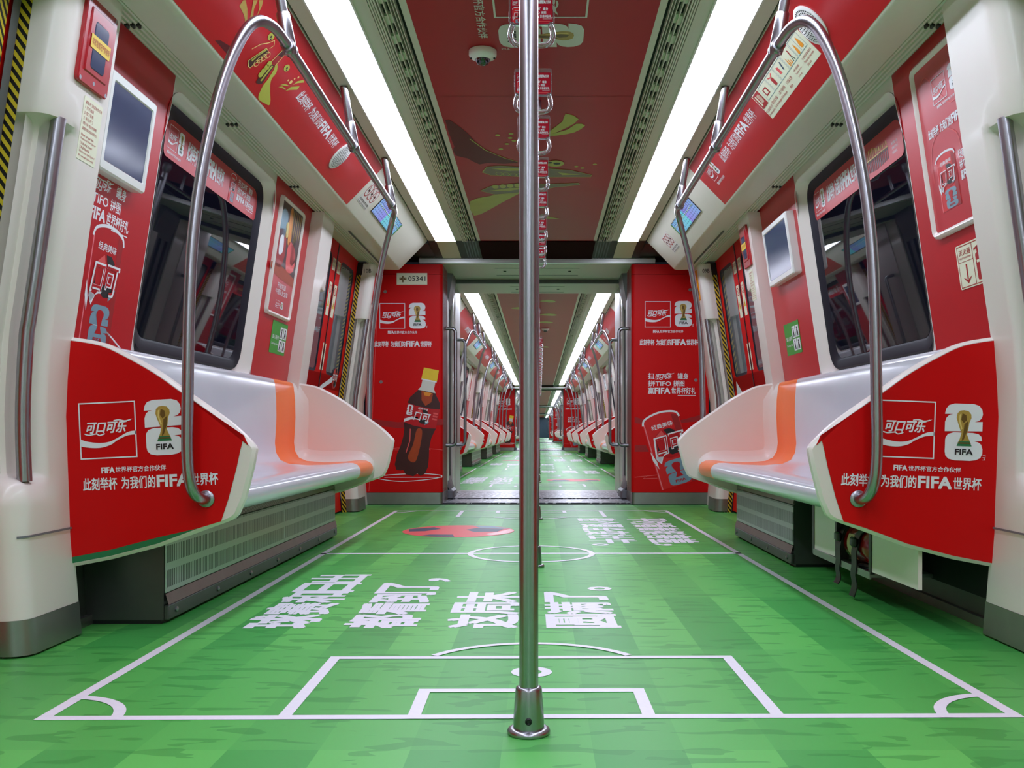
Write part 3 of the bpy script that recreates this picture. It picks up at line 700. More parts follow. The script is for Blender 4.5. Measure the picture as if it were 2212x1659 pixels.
def cabinet(s, yf, yb, label, fancy, inn=.781):
    """red wrapped end cabinet; yf is the face towards the passengers"""
    t = thing('end_cabinet', label, 'cabinet', (s * 1.1, (yf + yb) / 2, 0), 'red wrapped cabinets flanking the gangways')
    c_ = MB(s); r = .03
    def pl(z, i=0.0):
        a = [(1.415, yb), (1.415, yf)]
        a += [(inn + r - r * math.sin(math.radians(x)), yf + (r - r * math.cos(math.radians(x))) * (1 if yb > yf else -1)) for x in range(0, 91, 15)]
        a += [(inn, yb)]
        return [(p[0], p[1], z) for p in a]
    c_.loft([pl(.1), pl(1.9)], RED, cap=True); c_.build('cabinet_body', t, 40)
    c_ = MB(s); c_.loft([pl(1.903), pl(1.985)], RED, cap=True); c_.build('cabinet_top', t, 40)
    c_ = MB(s); c_.loft([pl(.004), pl(.098)], STEELD, cap=True); c_.build('kick_plate', t, 40)
    if fancy:
        fr = Fr((0, yf, 0), (1, 0, 0), (0, 0, 1))
        l_ = MB(); xs = hit(fr, 817, 620)[0] if s < 0 else hit(fr, 1509, 620)[0]
        xb = hit(fr, 797, 1062)[0] if s < 0 else hit(fr, 1535, 1062)[0]
        l_.line(fr, [(xs, 1.8), (xb, .11)], .004, REDL, .0012); l_.build('door_seam', t, 0)
        for px, py in (((832, 630), (823, 825)) if s < 0 else ((1491, 626), (1503, 821))):
            u, v = hit(fr, px, py); k_ = MB(); k_.lathe([(.014, 0), (.014, .006), (.009, .009), (.004, .009)], (u, yf - .0005, v), STEEL, 16, 'y'); k_ = k_
            kk_ = k_.build('cabinet_lock', t, 40); kk_['label'] = 'small round lock'
            kk_.scale = (1, 1, 1)
    return t
for s in (-1, 1):
    cab = cabinet(s, 7.64, 8.04, 'red cabinet with a cola bottle picture beside the gangway' if s < 0 else 'red cabinet with a drink can picture beside the gangway', True)
    fr = Fr((0, 7.64, 0), (1, 0, 0), (0, 0, 1))
    dx = 0 if s < 0 else 573
    lg = MB()
    X = (lambda x, y: hit(fr, x, y))
    if s < 0:
        square_logo(lg, fr, *X(820, 710), *X(875, 655)); emblem(lg, fr, *X(883, 710), *X(919, 654), True, RED)
        o = lg.build('cabinet_logo', cab, 0); o['label'] = 'white square logo and trophy emblem'
        lg = MB(); partner(lg, fr, *X(838, 721), *X(901, 715)); lg.build('partner_lettering', cab, 0); lg = MB(); slogan(lg, fr, *X(809, 749), *X(933, 737)); lg.build('slogan_lettering', cab, 0)
        lg = MB(); A_ = Vector((X(932, 797))); B_ = Vector(X(885, 1024)); ax = B_ - A_; ln = ax.length; ax.normalize(); ay = Vector((-ax.y, ax.x))
        sc_ = ln / 3.45
        f2 = fr.rot(math.degrees(math.atan2(ay.y, ay.x)), A_.x, A_.y)
        bottle(lg, f2, (lambda x, y: (x * sc_ * 1.06, -y * sc_)), .0012)
        o = lg.build('bottle_picture', cab, 0); o['label'] = 'leaning cola bottle with yellow cap'
        lg = MB(); lg.line(fr, cr2([X(955, 1029), X(930, 1035), X(870, 1040), X(828, 1036), X(812, 1031), X(840, 1026), X(900, 1023), X(940, 1025)], 5), .006, WHITE, .0006, True)
        lg.line(fr, [X(955, 1031), X(830, 1031)], .005, WHITE, .0006)
        lg.line(fr, [X(956, 972), X(917, 968), X(930, 972), X(905, 966)], .004, REDL, .0006); lg.line(fr, [X(868, 972), X(852, 972), X(866, 967), X(846, 969)], .004, REDL, .0006)
        lg.poly(fr, [X(803, 905), X(860, 912), X(957, 905), X(957, 918), X(860, 925), X(802, 918)], REDD, .0003)
        o = lg.build('pitch_drawing', cab, 0)
    else:
        square_logo(lg, fr, *X(1393, 707), *X(1449, 651)); emblem(lg, fr, *X(1457, 706), *X(1494, 650), True, RED)
        o = lg.build('cabinet_logo', cab, 0); o['label'] = 'white square logo and trophy emblem'
        lg = MB(); partner(lg, fr, *X(1411, 719), *X(1476, 713)); lg.build('partner_lettering', cab, 0); lg = MB(); slogan(lg, fr, *X(1382, 746), *X(1508, 733)); lg.build('slogan_lettering', cab, 0); lg = MB(); offer(lg, fr, *X(1400, 852), *X(1503, 806)); lg.build('offer_lettering', cab, 0)
        lg = MB(1, .104); A_ = Vector(X(1386, 912)); ax = (Vector(X(1430, 1062)) - A_).normalized(); sc_ = (Vector(X(1466, 896)) - A_).length
        ay = Vector((-ax.y, ax.x)); A_ = A_ - ax * .12 * sc_
        f2 = fr.rot(math.degrees(math.atan2(ay.y, ay.x)), A_.x, A_.y)
        can(lg, f2, (lambda x, y: (x * sc_, -y * sc_)), .0012)
        o = lg.build('can_picture', cab, 0); o['label'] = 'leaning red drink can'
        lg = MB(); lg.line(fr, [X(1371, 1031), X(1400, 1028), X(1420, 1026)], .005, REDL, .0006); lg.line(fr, [X(1420, 1033), X(1389, 1034), X(1400, 1027)], .005, REDL, .0006)
        lg.poly(fr, [X(1371, 900), X(1392, 907), X(1390, 916), X(1371, 914)], REDD, .0003); lg.poly(fr, [X(1371, 962), X(1395, 962), X(1402, 976), X(1371, 976)], REDD, .0003)
        lg.poly(fr, [X(1468, 908), X(1530, 892), X(1530, 908), X(1470, 914)], REDD, .0003)
        lg.build('pitch_drawing', cab, 0)
    ends.append(cab)
    if s < 0:
        sg_ = MB(); u0, v0 = X(857, 615); u1, v1 = X(923, 590); sg_.box(u0, u1, 7.637, 7.6395, v0, v1, IVORY); 
        ns_ = thing('number_sign', 'white plate reading 05341 on the bottle cabinet', 'sign', ((u0 + u1) / 2, 7.638, v0)); sg_.build('sign_plate', ns_, 0)
        f2 = Fr((0, 7.637, 0), (1, 0, 0), (0, 0, 1)); sg_ = MB(); sg_.text(f2, '05341', *X(882, 607), *X(919, 597), BLK, .0006, .004)
        gx0, gy0 = X(863, 607); gx1, gy1 = X(878, 597); gm = (gx0 + gx1) / 2
        for a_, c_ in ((gx0, gm - .008), (gm + .008, gx1)): sg_.frame(f2, a_, gy0 + .01, c_, gy1 - .01, .008, GOLD2, .0006)
        sg_.rect(f2, gm - .005, gy0 - .012, gm + .005, gy1 + .004, GOLD2, .0006); sg_.build('sign_lettering', ns_, 0)
# cabinets on the far side of each gangway (their faces look the other way)
for s in (-1, 1):
    ends.append(cabinet(s, 9.295, 8.95, 'red cabinet back behind the gangway lining, ' + SIDE[s], False, .806))
def grab_handle(s, y, z0, z1, label):
    t = MB(s); A_, B_ = .79, .70
    pts = [(A_, y, z1)] + [(A_ - .02, y, z1)] + [(B_ + .035 - .035 * math.sin(math.radians(a)), y, z1 - .035 + .035 * math.cos(math.radians(a))) for a in range(0, 91, 15)]
    pts += [(B_ + .035 - .035 * math.cos(math.radians(a)), y, z0 + .035 - .035 * math.sin(math.radians(a))) for a in range(0, 91, 15)] + [(A_ - .02, y, z0), (A_, y, z0)]
    t.tube(pts, .0155, STEEL, 12)
    o = t.build('grab_handle', None, 60, origin=(s * A_, y, z0)); props(o, label, 'grab handle', 'bent steel grab handles in the gangway')
    return o
for s in (-1, 1):
    ends.append(grab_handle(s, 7.93, .485, 1.485, 'taller looking bent steel handle at the gangway mouth, ' + SIDE[s]))
    ends.append(grab_handle(s, 8.95, .475, 1.49, 'bent steel handle at the inner end of the gangway, ' + SIDE[s]))
WORDS = {1: 'at the second gangway', 2: 'at the third gangway', 3: 'at the fourth gangway'}
for i in (1, 2, 3):
    for r in ends:
        lb = r.get('label', '')
        if r.type == 'EMPTY' or not r.get('kind'):
            lb = lb.replace(' beside the gangway', '').replace(' at the gangway mouth', '').replace(' behind the gangway lining', '').replace(' at the inner end of the gangway', ' inside') + ' ' + WORDS[i]
        dup(r, CARLEN * i, lb)
dw = MB(); dw.box(-1.5, 1.5, 95.3, 95.4, 0, 2.2, NAVY); struct(dw.build('door_2', smooth=0), 'dark cab door at the far end of the train')
# ---------------------------------------------------------------- door pillars with the recessed rail
def smooth01(x): x = max(0.0, min(1.0, x)); return x * x * (3 - 2 * x)
def pillar(s, y0, wd, mirror, label):
    """pillar whose door face is at y0 (or at y0 + wd when mirrored); rounded corner and a niche for the rail"""
    def path(z):
        """(out, along, normal-out, normal-along, t) round the pillar from the door side to the bench side"""
        a = PF(z); r = .055; out = []
        for i in range(6): out.append((a + .13 - (.13 - r) * i / 5, 0.0, 0, -1))
        for i in range(1, 7):
            g = math.radians(90 * i / 6); out.append((a + r - r * math.sin(g), r - r * math.cos(g), -math.sin(g), -math.cos(g)))
        L_ = wd - r
        for i in range(1, 13): out.append((a, r + L_ * i / 12, -1, 0))
        out.append((a + .012, wd + .0, -.7, .7)); out.append((a + .09, wd, 0, 1))
        return out
    zs = [.006, .1, .104, .2, .3, .40, .455, .470, .478, .49, .55, .645, .75, .877, 1.0, 1.15, 1.3, 1.38, 1.42, 1.435, 1.445, 1.46, 1.55, 1.7, 1.855]
    body, kick = [], []
    for z in zs:
        row = []; nt = smooth01((z - .462) / .02) * smooth01((1.448 - z) / .02)
        t = 0.0; prev = None
        for a, y, na, ny in path(z):
            if prev: t += math.hypot(a - prev[0], y - prev[1])
            prev = (a, y)
            dep = 0.055 * nt * smooth01((t - .012) / .03) * smooth01((.255 - t) / .045)
            bulge = .012 * math.exp(-((z - .40) / .05) ** 2) * smooth01(t / .08) * smooth01((wd + .1 - t) / .1)
            aa = a - na * dep + na * bulge; yy = y - ny * dep + ny * bulge
            row.append((aa, (y0 + wd - yy) if mirror else y0 + yy, z))
        body.append(row)
    p = MB(s); p.loft(body[1:], CREAM, closed=False)
    root = struct(p.build('trim_4', smooth=50), label)
    k_ = MB(s); k_.loft([[(a - .002 if i > 3 else a, y, z) for i, (a, y, z) in enumerate(row)] for row in (body[0], body[1])], STEELD, closed=False)
    k_.build('kick_plate', root, 50)
    k_ = MB(s); k_.loft([[(a - .005, (y0 + wd - y) if mirror else y0 + y, z) for i, (a, y, na, ny) in enumerate(path(z)) if 7 < i < 24] for z in (.316, .322)], GUSSET, closed=False)
    k_.build('panel_seam', root, 50)
    g_ = MB(s); fy = (y0 + wd + .002) if mirror else y0 - .002
    zz = [0, .3, .645, .84, 1.2, 1.77]
    g_.loft([[(PF(z) + .088, fy, z), (PF(z) + .118, fy, z)] for z in zz], HAZ, closed=False)
    g_.loft([[(PF(z) + .084, fy, z), (PF(z) + .13, fy, z)] for z in (1.77, 1.86)], BLACK, closed=False)
    h_ = g_.build('hazard_strip', root, 0); h_['label'] = 'black and yellow hazard stripe down the door edge'
    g_ = MB(s); yy = fy + (.012 if mirror else -.012)
    g_.loft([[(W(z) + .049, yy, z), (W(z) + .058, yy, z), (W(z) + .058, fy, z)] for z in (0, .3, .645, .84, 1.86)], BLACK, closed=False)
    g_.build('door_seal', root, 0)
    return root
def rail_in_niche(s, yc, label):
    m_ = MB(s); pts = [(PF(z) + .012, yc, z) for z in (.466, .6, .72, .86, .9, 1.0, 1.2, 1.45)]
    m_.tube(cr(pts, 4), .019, STEEL, 14); o = m_.build('pillar_grab_rail', None, 60, origin=(s * PF(.47), yc, .466))
    return props(o, label, 'grab rail', 'bent steel rails set into the door pillars')
def pillar_frame(s, y): return Fr((s * PF(.877), y, .877), (0, -s, 0), (s * SL.x, 0, SL.z))
def release_box(s, y0, label):
    """emergency door release on the aisle face of a pillar"""
    fr = pillar_frame(s, y0); U = (lambda y: -s * (y - y0))
    t = thing('emergency_release_box', label, 'emergency release', fr.p(U(y0 + .165), zv(1.56)), 'red emergency door releases')
    def slab(y0_, y1_, z0, z1, n0, n1, m_, nm, par=t, r=.012):
        a = rr(min(U(y0_), U(y1_)), zv(z0), max(U(y0_), U(y1_)), zv(z1), r, 5); b_ = MB()
        ins = inset(a, .003); b_.loft([[fr.p(u, v, n0) for u, v in a], [fr.p(u, v, n1 - .003) for u, v in a], [fr.p(u, v, n1) for u, v in ins]], m_, True, True)
        return b_.build(nm, par, 40)
    a, b_ = y0 + .085, y0 + .255
    slab(a, b_, 1.565, 1.80, 0, .012, BOXRED, 'box_frame')
    lid = slab(a + .022, b_ - .022, 1.60, 1.775, .010, .0155, BOXRED, 'box_door', t, .004)
    wn = slab(a + .045, b_ - .045, 1.615, 1.745, .0155, .0165, SCREEN, 'box_window', lid)
    q = MB()
    for zz, yy in ((1.575, a + .012), (1.575, b_ - .012), (1.79, a + .012), (1.79, b_ - .012), (1.583, (a + b_) / 2)):
        q.poly(fr, ell(U(yy), zv(zz), .006, n=12), STEEL, .0125)
    q.build('box_screw', t, 0)
    q = MB(); L0 = sorted((U(a + .03), U(b_ - .03))); q.rect(fr, L0[0], zv(1.668), L0[1], zv(1.705), YELLOW, .0175)
    q.text(fr, '非紧急情况严禁使用', L0[0] + .006, zv(1.677), L0[1] - .006, zv(1.696), SIGNRED, .0182, .0)
    o = q.build('seal_label', t, 0); o['label'] = 'yellow seal label with red characters'
    return t
def small_lines(mb, fr, u0, v0, u1, v1, txt, m, n, bold=0.0):
    k_ = len(txt); h_ = (v1 - v0) / k_
    for i, t_ in enumerate(txt):
        if not t_: continue
        asp = text2d(t_, bold)[2]; hh = h_ * .66; ww = min(u1 - u0, asp * hh)
        mb.text(fr, t_, u0, v1 - (i + 1) * h_ + h_ * .2, u0 + ww, v1 - (i + 1) * h_ + h_ * .2 + hh, m, n, bold)
def sticker(name, label, cat, fr, u0, v0, u1, v1, base, draw, group=None, r=.004, th=.0012):
    u0, u1 = min(u0, u1), max(u0, u1)
    t = thing(name, label, cat, fr.p((u0 + u1) / 2, v0, 0), group)
    b_ = MB(); a = rr(u0, v0, u1, v1, r, 4); b_.loft([[fr.p(u, v, 0.0004) for u, v in a], [fr.p(u, v, th) for u, v in a]], base, True, True); b_.build('sign_face', t, 0)
    q = MB(); draw(q, fr, u0, v0, u1, v1, th + .0006); q.build('sign_print', t, 0)
    return t

# ---------------------------------------------------------------- doors
def door(s, yc, label, rich):
    root = bpy.data.objects.new('door_1', None); COL.objects.link(root); root.location = (s * 1.45, yc, 0); struct(root, label)
    D = .055
    fr = wall_frame(s, D)
    for sg in (-1, 1):
        a, b_ = sorted((yc + sg * .006, yc + sg * .655)); l_ = MB(s)
        zs = [.015, .15, .3, .47, .645, .84, .9]
        l_.loft([[(W(z) + D, a, z), (W(z) + D, b_, z)] for z in zs + [1.0]], RED, closed=False)
        wy0, wy1 = sorted((yc + sg * .14, yc + sg * .56))
        i_ = rr(wy0, 1.0, wy1, 1.78, .05, 7); cy, cz = (wy0 + wy1) / 2, 1.39; o_ = []
        for i, (y, z) in enumerate(i_):
            if i % 7 == 3: o_.append(((b_ if y > cy else a), (1.87 if z > cz else .9))); continue
            sd = [('z0', 'y1'), ('y1', 'z1'), ('z1', 'y0'), ('y0', 'z0')][i // 7][0 if i % 7 < 3 else 1]
            o_.append({'z0': (y, .9), 'z1': (y, 1.87), 'y0': (a, z), 'y1': (b_, z)}[sd])
        l_.loft([[(W(z) + D, y, z) for y, z in o_], [(W(z) + D, y, z) for y, z in i_]], RED)
        lf = l_.build('door_leaf', root, 30)
        g_ = MB(s); gi = inset(i_, .022); pi_ = inset(i_, .02)
        g_.loft([[(W(z) + D, y, z) for y, z in i_], [(W(z) + D + .008, y, z) for y, z in gi]], SEAL); g_.build('window_seal', lf, 40)
        g_ = MB(s); g_.add([(W(z) + D + .006, y, z) for y, z in pi_], [tuple(range(len(pi_)))], DGLASS); g_.build('window_pane', lf, 0)
        if rich:
            g_ = MB()
            hy = sorted((yu(s, yc + sg * .02), yu(s, yc + sg * .045))); g_.rect(fr, hy[0], zv(1.02), hy[1], zv(1.2), IVORY, .001)
            sy = sorted((yu(s, yc + sg * .035), yu(s, yc + sg * .11)))
            g_.rect(fr, sy[0], zv(1.5), sy[1], zv(1.60), IVORY, .001); g_.rect(fr, sy[0], zv(1.38), sy[1], zv(1.5), IVORY, .001)
            cu, cv = (sy[0] + sy[1]) / 2, zv(1.555); g_.line(fr, ell(cu, cv, .026, n=18), .007, SIGNRED, .0016, True); g_.line(fr, [(cu - .018, cv + .018), (cu + .018, cv - .018)], .006, SIGNRED, .0018)
            g_.poly(fr, [(cu - .028, zv(1.44)), (cu + .028, zv(1.44)), (cu, zv(1.49))], YELLOW, .0016); g_.rect(fr, cu - .003, zv(1.452), cu + .003, zv(1.474), BLK, .002)
            g_.rect(fr, sy[0], zv(1.68), sy[1] + .01, zv(1.76), IVORY, .001); small_lines(g_, fr, sy[0] + .006, zv(1.685), sy[1], zv(1.755), ['请勿倚靠', '当心夹手'], SIGNRED, .0016)
            o = g_.build('warning_sticker', lf, 0); o['label'] = 'ivory warning stickers with red and yellow signs'
            g_ = MB(); V0 = lambda z: (z - .877) / SL.z
            P = lambda y, z: (yu(s, yc + sg * y), V0(z))
            if s < 0:
                g_.poly(fr, [P(*p) for p in ([(.01, .90), (.1, .93), (.25, .965), (.37, 1.0), (.37, .955), (.25, .93), (.1, .895), (.01, .865)] if sg > 0 else [(.01, .90), (.12, .875), (.3, .86), (.3, .80), (.12, .835), (.01, .865)])], WHITE, .001)
            else:
                g_.poly(fr, [P(*p) for p in [(.02, .86), (.12, .855), (.25, .86), (.4, .89), (.54, .97), (.58, .84), (.4, .78), (.02, .78)]], WHITE, .001)
            if sg > 0 and s < 0:
                q = lambda x, y: (yu(s, yc + .44) + x, V0(.985) - y)
                ball(g_, fr, q, 0, 0, .075, .001); g_.text(fr, '口可', *q(-.07, .02), *q(.07, -.03), WHITE, .0035, .03)
            g_.build('door_film', lf, 0)
        m_ = MB(s); e = yc + sg * .003
        m_.loft([[(W(z) + D - .004, yc + sg * .0, z), (W(z) + D - .004, yc + sg * .009, z)] for z in (0.015, .3, .645, .84, 1.87)], BLACK, closed=False)
        m_.build('edge_seal', lf, 0)
    return root

# ---------------------------------------------------------------- windows of a bay
def window(s, o, label):
    root = bpy.data.objects.new('window_1', None); COL.objects.link(root); root.location = (s * 1.42, 3.935 + o, .85); struct(root, label)
    A_ = rr(3.27 + o, .85, 4.60 + o, 1.83, .10, 9); B_ = rr(3.315 + o, .895, 4.525 + o, 1.805, .10, 9)
    C_ = rr(3.372 + o, .95, 4.452 + o, 1.75, .075, 9)
    m_ = MB(s); M_ = [((a[0] + b[0]) / 2, (a[1] + b[1]) / 2) for a, b in zip(A_, B_)]
    m_.loft([[(W(z) - .004, y, z) for y, z in A_], [(W(z) + .004, y, z) for y, z in inset(A_, .012)], [(W(z) + .030, y, z) for y, z in M_], [(W(z) + .042, y, z) for y, z in B_]], CREAM)
    m_.build('window_surround', root, 60)
    m_ = MB(s); m_.loft([[(W(z) + .042, y, z) for y, z in B_], [(W(z) + .030, y, z) for y, z in inset(B_, .008)], [(W(z) + .034, y, z) for y, z in inset(B_, .042)], [(W(z) + .046, y, z) for y, z in C_]], SEAL)
    m_.build('window_seal', root, 50)
    m_ = MB(s); m_.add([(W(z) + .044, y, z) for y, z in C_], [tuple(range(len(C_)))], GLASS); m_.build('window_pane', root, 0)
    m_ = MB(s); m_.box(W(1.3) + .040, W(1.3) + .052, 4.395 + o, 4.41 + o, .95, .96, SEAL)
    fr = wall_frame(s, .0415)
    b_ = MB(); f = [(y, z) for y, z in C_ if z > 1.62] + [(3.375 + o, 1.615), (4.47 + o, 1.615)]
    pts = rr(3.378 + o, 1.615, 4.467 + o, 1.757, .03, 5)
    b_.poly(fr, [(yu(s, y), zv(z)) for y, z in pts], REDW, 0.0)
    u0 = yu(s, 3.378 + o) if s < 0 else yu(s, 4.467 + o)
    n = .0008
    square_logo(b_, fr, u0 + .03, zv(1.65), u0 + .11, zv(1.735), WHITE, n); emblem(b_, fr, u0 + .12, zv(1.652), u0 + .172, zv(1.735), True, RED, n, WHITE, False)
    partner(b_, fr, u0 + .03, zv(1.63), u0 + .16, zv(1.640), WHITE, n)
    slogan(b_, fr, u0 + .21, zv(1.655), u0 + .62, zv(1.725), WHITE, n)
    if s < 0:
        q = lambda x, y: (u0 + .70 + x * .07, zv(1.745) - y * .062); can(b_, fr, q, n); offer(b_, fr, u0 + .80, zv(1.645), u0 + 1.04, zv(1.742), WHITE, n)
    else:
        U = lambda x: u0 + .70 + x
        for i in range(14):
            hgt = .02 + .016 * math.sin(PI * min(1, i / 8))
            b_.rect(fr, U(.018 * i), zv(1.69) + .0004 * i, U(.018 * i + .009), zv(1.69) + hgt, GOLD3 if i % 2 else GOLD1, n)
            b_.rect(fr, U(.018 * i), zv(1.685), U(.018 * i + .013), zv(1.672), BROWN, n); b_.rect(fr, U(.018 * i), zv(1.67), U(.018 * i + .011), zv(1.632) + .0015 * abs(7 - i), BROWN, n)
        b_.rect(fr, U(-.004), zv(1.688), U(.25), zv(1.684), GOLD3, n + .0003)
        small_lines(b_, fr, U(.285), zv(1.64), U(.36), zv(1.69), ['畅饮每一刻', '欢聚世界杯', '扫码有礼'], WHITE, n)
    o_ = b_.build('window_banner', root, 0); o_['label'] = 'red banner film along the top of the glass'
    return root

# ---------------------------------------------------------------- red films on the wall either side of the window
def wall_film(s, o, wall, rich):
    fr = wall_frame(s); n = .0014
    for y0, y1, near in ((2.66 + o, 3.262 + o, True), (4.608 + o, 5.32 + o, False)):
        f_ = MB(s); zs = [.70, .84, 1.0, 1.2, 1.4, 1.62, 1.70, 1.78, 1.868]
        e = lambda z: smooth01((z - 1.64) / .1) * .035
        f_.loft([[(W(z) - .0012, y0 - (0 if near else e(z)), z), (W(z) - .0012, y1 + (e(z) if near else 0), z)] for z in zs], REDW, closed=False)
        f_.loft([[(W(z) - .0014, (y1 + e(z)) if near else y0 - e(z) - .004, z), (W(z) - .0014, (y1 + e(z) + .004) if near else y0 - e(z), z)] for z in zs], WHITEP, closed=False)
        fo = f_.build('wall_film', wall, 20); fo['label'] = 'red film on the wall beside the window'
        if near and s < 0 and rich:
            q = MB()
            um, vb = hit(fr, 229, 474); u1, vr = hit(fr, 275, 506); v1 = hit(fr, 262, 407)[1]
            u0 = u1 - (u1 - um) / .51; offer(q, fr, u0, vr - .005, u1, v1, WHITE, n)
            ua, va = hit(fr, 197, 655); ub, vb = hit(fr, 226, 740); vt = hit(fr, 215, 648)[1]
            cw = (ub - ua) / .6; ch = (vt - hit(fr, 212, 738)[1]) / .68; cu = ua - .25 * cw; ct = vt + 1.22 * ch
            can(q, fr, (lambda x, y: (cu + x * cw, max(ct - y * ch, zv(.80)))), n - .0004, True)
            q.poly(fr, [(yu(s, 2.97), zv(1.09)), (yu(s, 3.12), zv(1.10)), (yu(s, 3.26), zv(1.155)), (yu(s, 3.26), zv(1.09)), (yu(s, 3.1), zv(1.055)), (yu(s, 2.97), zv(1.06))], REDD, n - .0006)
            q.poly(fr, [(yu(s, 2.97), zv(1.02)), (yu(s, 3.25), zv(1.0)), (yu(s, 3.25), zv(.9)), (yu(s, 2.97), zv(.955))], RED, n - .0006)
            q.line(fr, cr2([(yu(s, 2.95), zv(.95)), (yu(s, 3.05), zv(.935)), (yu(s, 3.16), zv(.895)), (yu(s, 3.26), zv(.85))], 4, False), .006, WHITE, n)
            oo = q.build('wall_film_print', wall, 0); oo['label'] = 'drink can and three lines of white lettering'
            q.line(fr, [(yu(s, 2.66), zv(.965)), (yu(s, 2.8), zv(.955))], .005, WHITE, n)

# ---------------------------------------------------------------- cove film, slogan and picture
def cove(s, o, ceil, rich):
    fr = slant_frame(s); n = .0012
    y0, y1 = (-1.0 if rich else 2.3 + o), 5.14 + o
    q = MB(); a, b_ = sorted((yu(s, y0), yu(s, y1))); q.rect(fr, a, .004, b_, SLANT - .004, REDW, .0006)
    q.build('cove_film', ceil, 0)
    q = MB()
    if rich:
        if s < 0: P = [hit(fr, 637, 213), hit(fr, 720, 321), hit(fr, 653, 194), hit(fr, 735, 304)]
        else: P = [hit(fr, 1566, 351), hit(fr, 1637, 249), hit(fr, 1551, 334), hit(fr, 1619, 234)]
        u0, u1 = (P[0][0] + P[2][0]) / 2, (P[1][0] + P[3][0]) / 2; v0, v1 = (P[0][1] + P[1][1]) / 2, (P[2][1] + P[3][1]) / 2
        slogan(q, fr, u0, v0, u1, v1, WHITE, n, .02)
    else:
        u0 = yu(s, 3.6 + o) if s < 0 else yu(s, 4.6 + o); slogan(q, fr, u0, .12, u0 + .72, .19, WHITE, n, .02)
    if s > 0:
        u, v = hit(fr, 1536, 372) if rich else (yu(s, 4.95 + o), .09)
        square_logo(q, fr, u - .06, v - .045, u + .045, v + .055, WHITE, n); emblem(q, fr, u + .06, v - .04, u + .122, v + .055, True, REDW, n, WHITE, False); partner(q, fr, u - .05, v - .075, u + .11, v - .06, WHITE, n)
    q.build('cove_lettering', ceil, 0)
    if s < 0 and rich:
        q = MB(); d = .0004
        def H(x, y): return hit(fr, 400 + x / 7.373, y / 7.373)
        def Pp(pts, k=3): return cr2([H(*p) for p in pts], k)
        q.poly(fr, Pp([(1160, 1560), (1230, 1370), (1300, 1280), (1400, 1120), (1440, 1010), (1470, 1050), (1440, 1170), (1370, 1260), (1350, 1400), (1350, 1659), (1260, 1640)]), LIME, n)
        q.poly(fr, [H(*p) for p in [(1120, 1300), (1330, 1010), (1420, 1040), (1220, 1330), (1160, 1335)]], BROWN, n + d)
        q.poly(fr, [H(*p) for p in [(1190, 1280), (1370, 1040), (1395, 1050), (1210, 1290)]], LIME, n + 2 * d)
        for x, y in ((1200, 1180), (1245, 1120), (1295, 1065), (1335, 1010)): u, v = H(x, y); q.poly(fr, ell(u, v, .017, .012, 12), LIME, n + 3 * d)
        q.poly(fr, [H(*p) for p in [(1370, 1000), (1470, 880), (1550, 910), (1440, 1030)]], REDD, n + d); q.poly(fr, [H(*p) for p in [(1470, 880), (1550, 780), (1600, 830), (1550, 915)]], BROWN, n + d)
        q.line(fr, [H(*p) for p in [(1350, 990), (1550, 790), (1600, 840), (1430, 1040)]], .004, GOLD3, n + 2 * d)
        q.poly(fr, [H(*p) for p in [(1000, 960), (1290, 760), (1330, 830), (1100, 1010), (1030, 1070), (1000, 1050)]], BROWN, n + d)
        q.line(fr, [H(*p) for p in [(1000, 960), (1290, 760), (1330, 830), (1100, 1010), (1030, 1075), (1000, 1050)]], .004, GOLD3, n + 2 * d, True)
        q.poly(fr, [H(*p) for p in [(1050, 950), (1180, 850), (1290, 770), (1300, 790), (1150, 890), (1060, 975)]], LIME, n + 2 * d)
        for x, y in ((1130, 1000), (1185, 950), (1245, 910), (1305, 870)): u, v = H(x, y); q.line(fr, ell(u, v, .017, .012, 12), .003, GOLD3, n + 3 * d, True)
        q.line(fr, [H(*p) for p in [(1060, 775), (1200, 700), (1320, 680), (1420, 640), (1410, 720), (1340, 770)]], .004, GOLD3, n + d)
        q.poly(fr, [H(*p) for p in [(470, 640), (560, 640), (690, 720), (860, 750), (850, 850), (740, 1000), (690, 890)]], MAROON, n - d)
        for pts in ([(860, 90), (920, 0), (960, 0), (990, 150), (985, 330), (1030, 400), (960, 380), (930, 230)], [(1080, 0), (1150, 0), (1090, 150), (1075, 300), (1125, 410), (1060, 390), (1035, 260), (1060, 130)], [(1170, 0), (1240, 0), (1215, 100), (1130, 270), (1180, 120)],
                    [(1710, 1350), (1780, 1290), (1880, 1270), (1890, 1310), (1790, 1320)], [(1590, 1450), (1680, 1380), (1820, 1370), (1780, 1425), (1660, 1430)], [(1480, 1385), (1540, 1370), (1600, 1410), (1590, 1430), (1550, 1400)], [(1510, 1350), (1580, 1330), (1660, 1365), (1600, 1365)]):
            q.poly(fr, [H(*p) for p in pts], LIME if pts[0][0] > 1400 else GOLD1, n)
        for x, y, r_ in ((885, 465, .014), (970, 505, .02), (905, 515, .01), (935, 600, .012), (815, 540, .008), (1680, 1305, .018), (1640, 1275, .01), (1740, 1250, .009), (1800, 1230, .011), (1675, 510, .02)):
            u, v = H(x, y); q.poly(fr, ell(u, v, r_ * .6, r_ * .45, 10), GOLD3, n)
        for x, y in ((1365, 580), (1615, 1080)):
            u, v = H(x, y); q.poly(fr, ell(u, v, .022, .014, 18), LIME, n + d); q.poly(fr, ell(u, v, .006, .005, 8), BLK, n + 2 * d); q.poly(fr, ell(u + .01, v - .006, .004, .004, 8), BLK, n + 2 * d)
        oo = q.build('cove_picture', ceil, 0); oo['label'] = 'gold drawing of hands raising bottles'
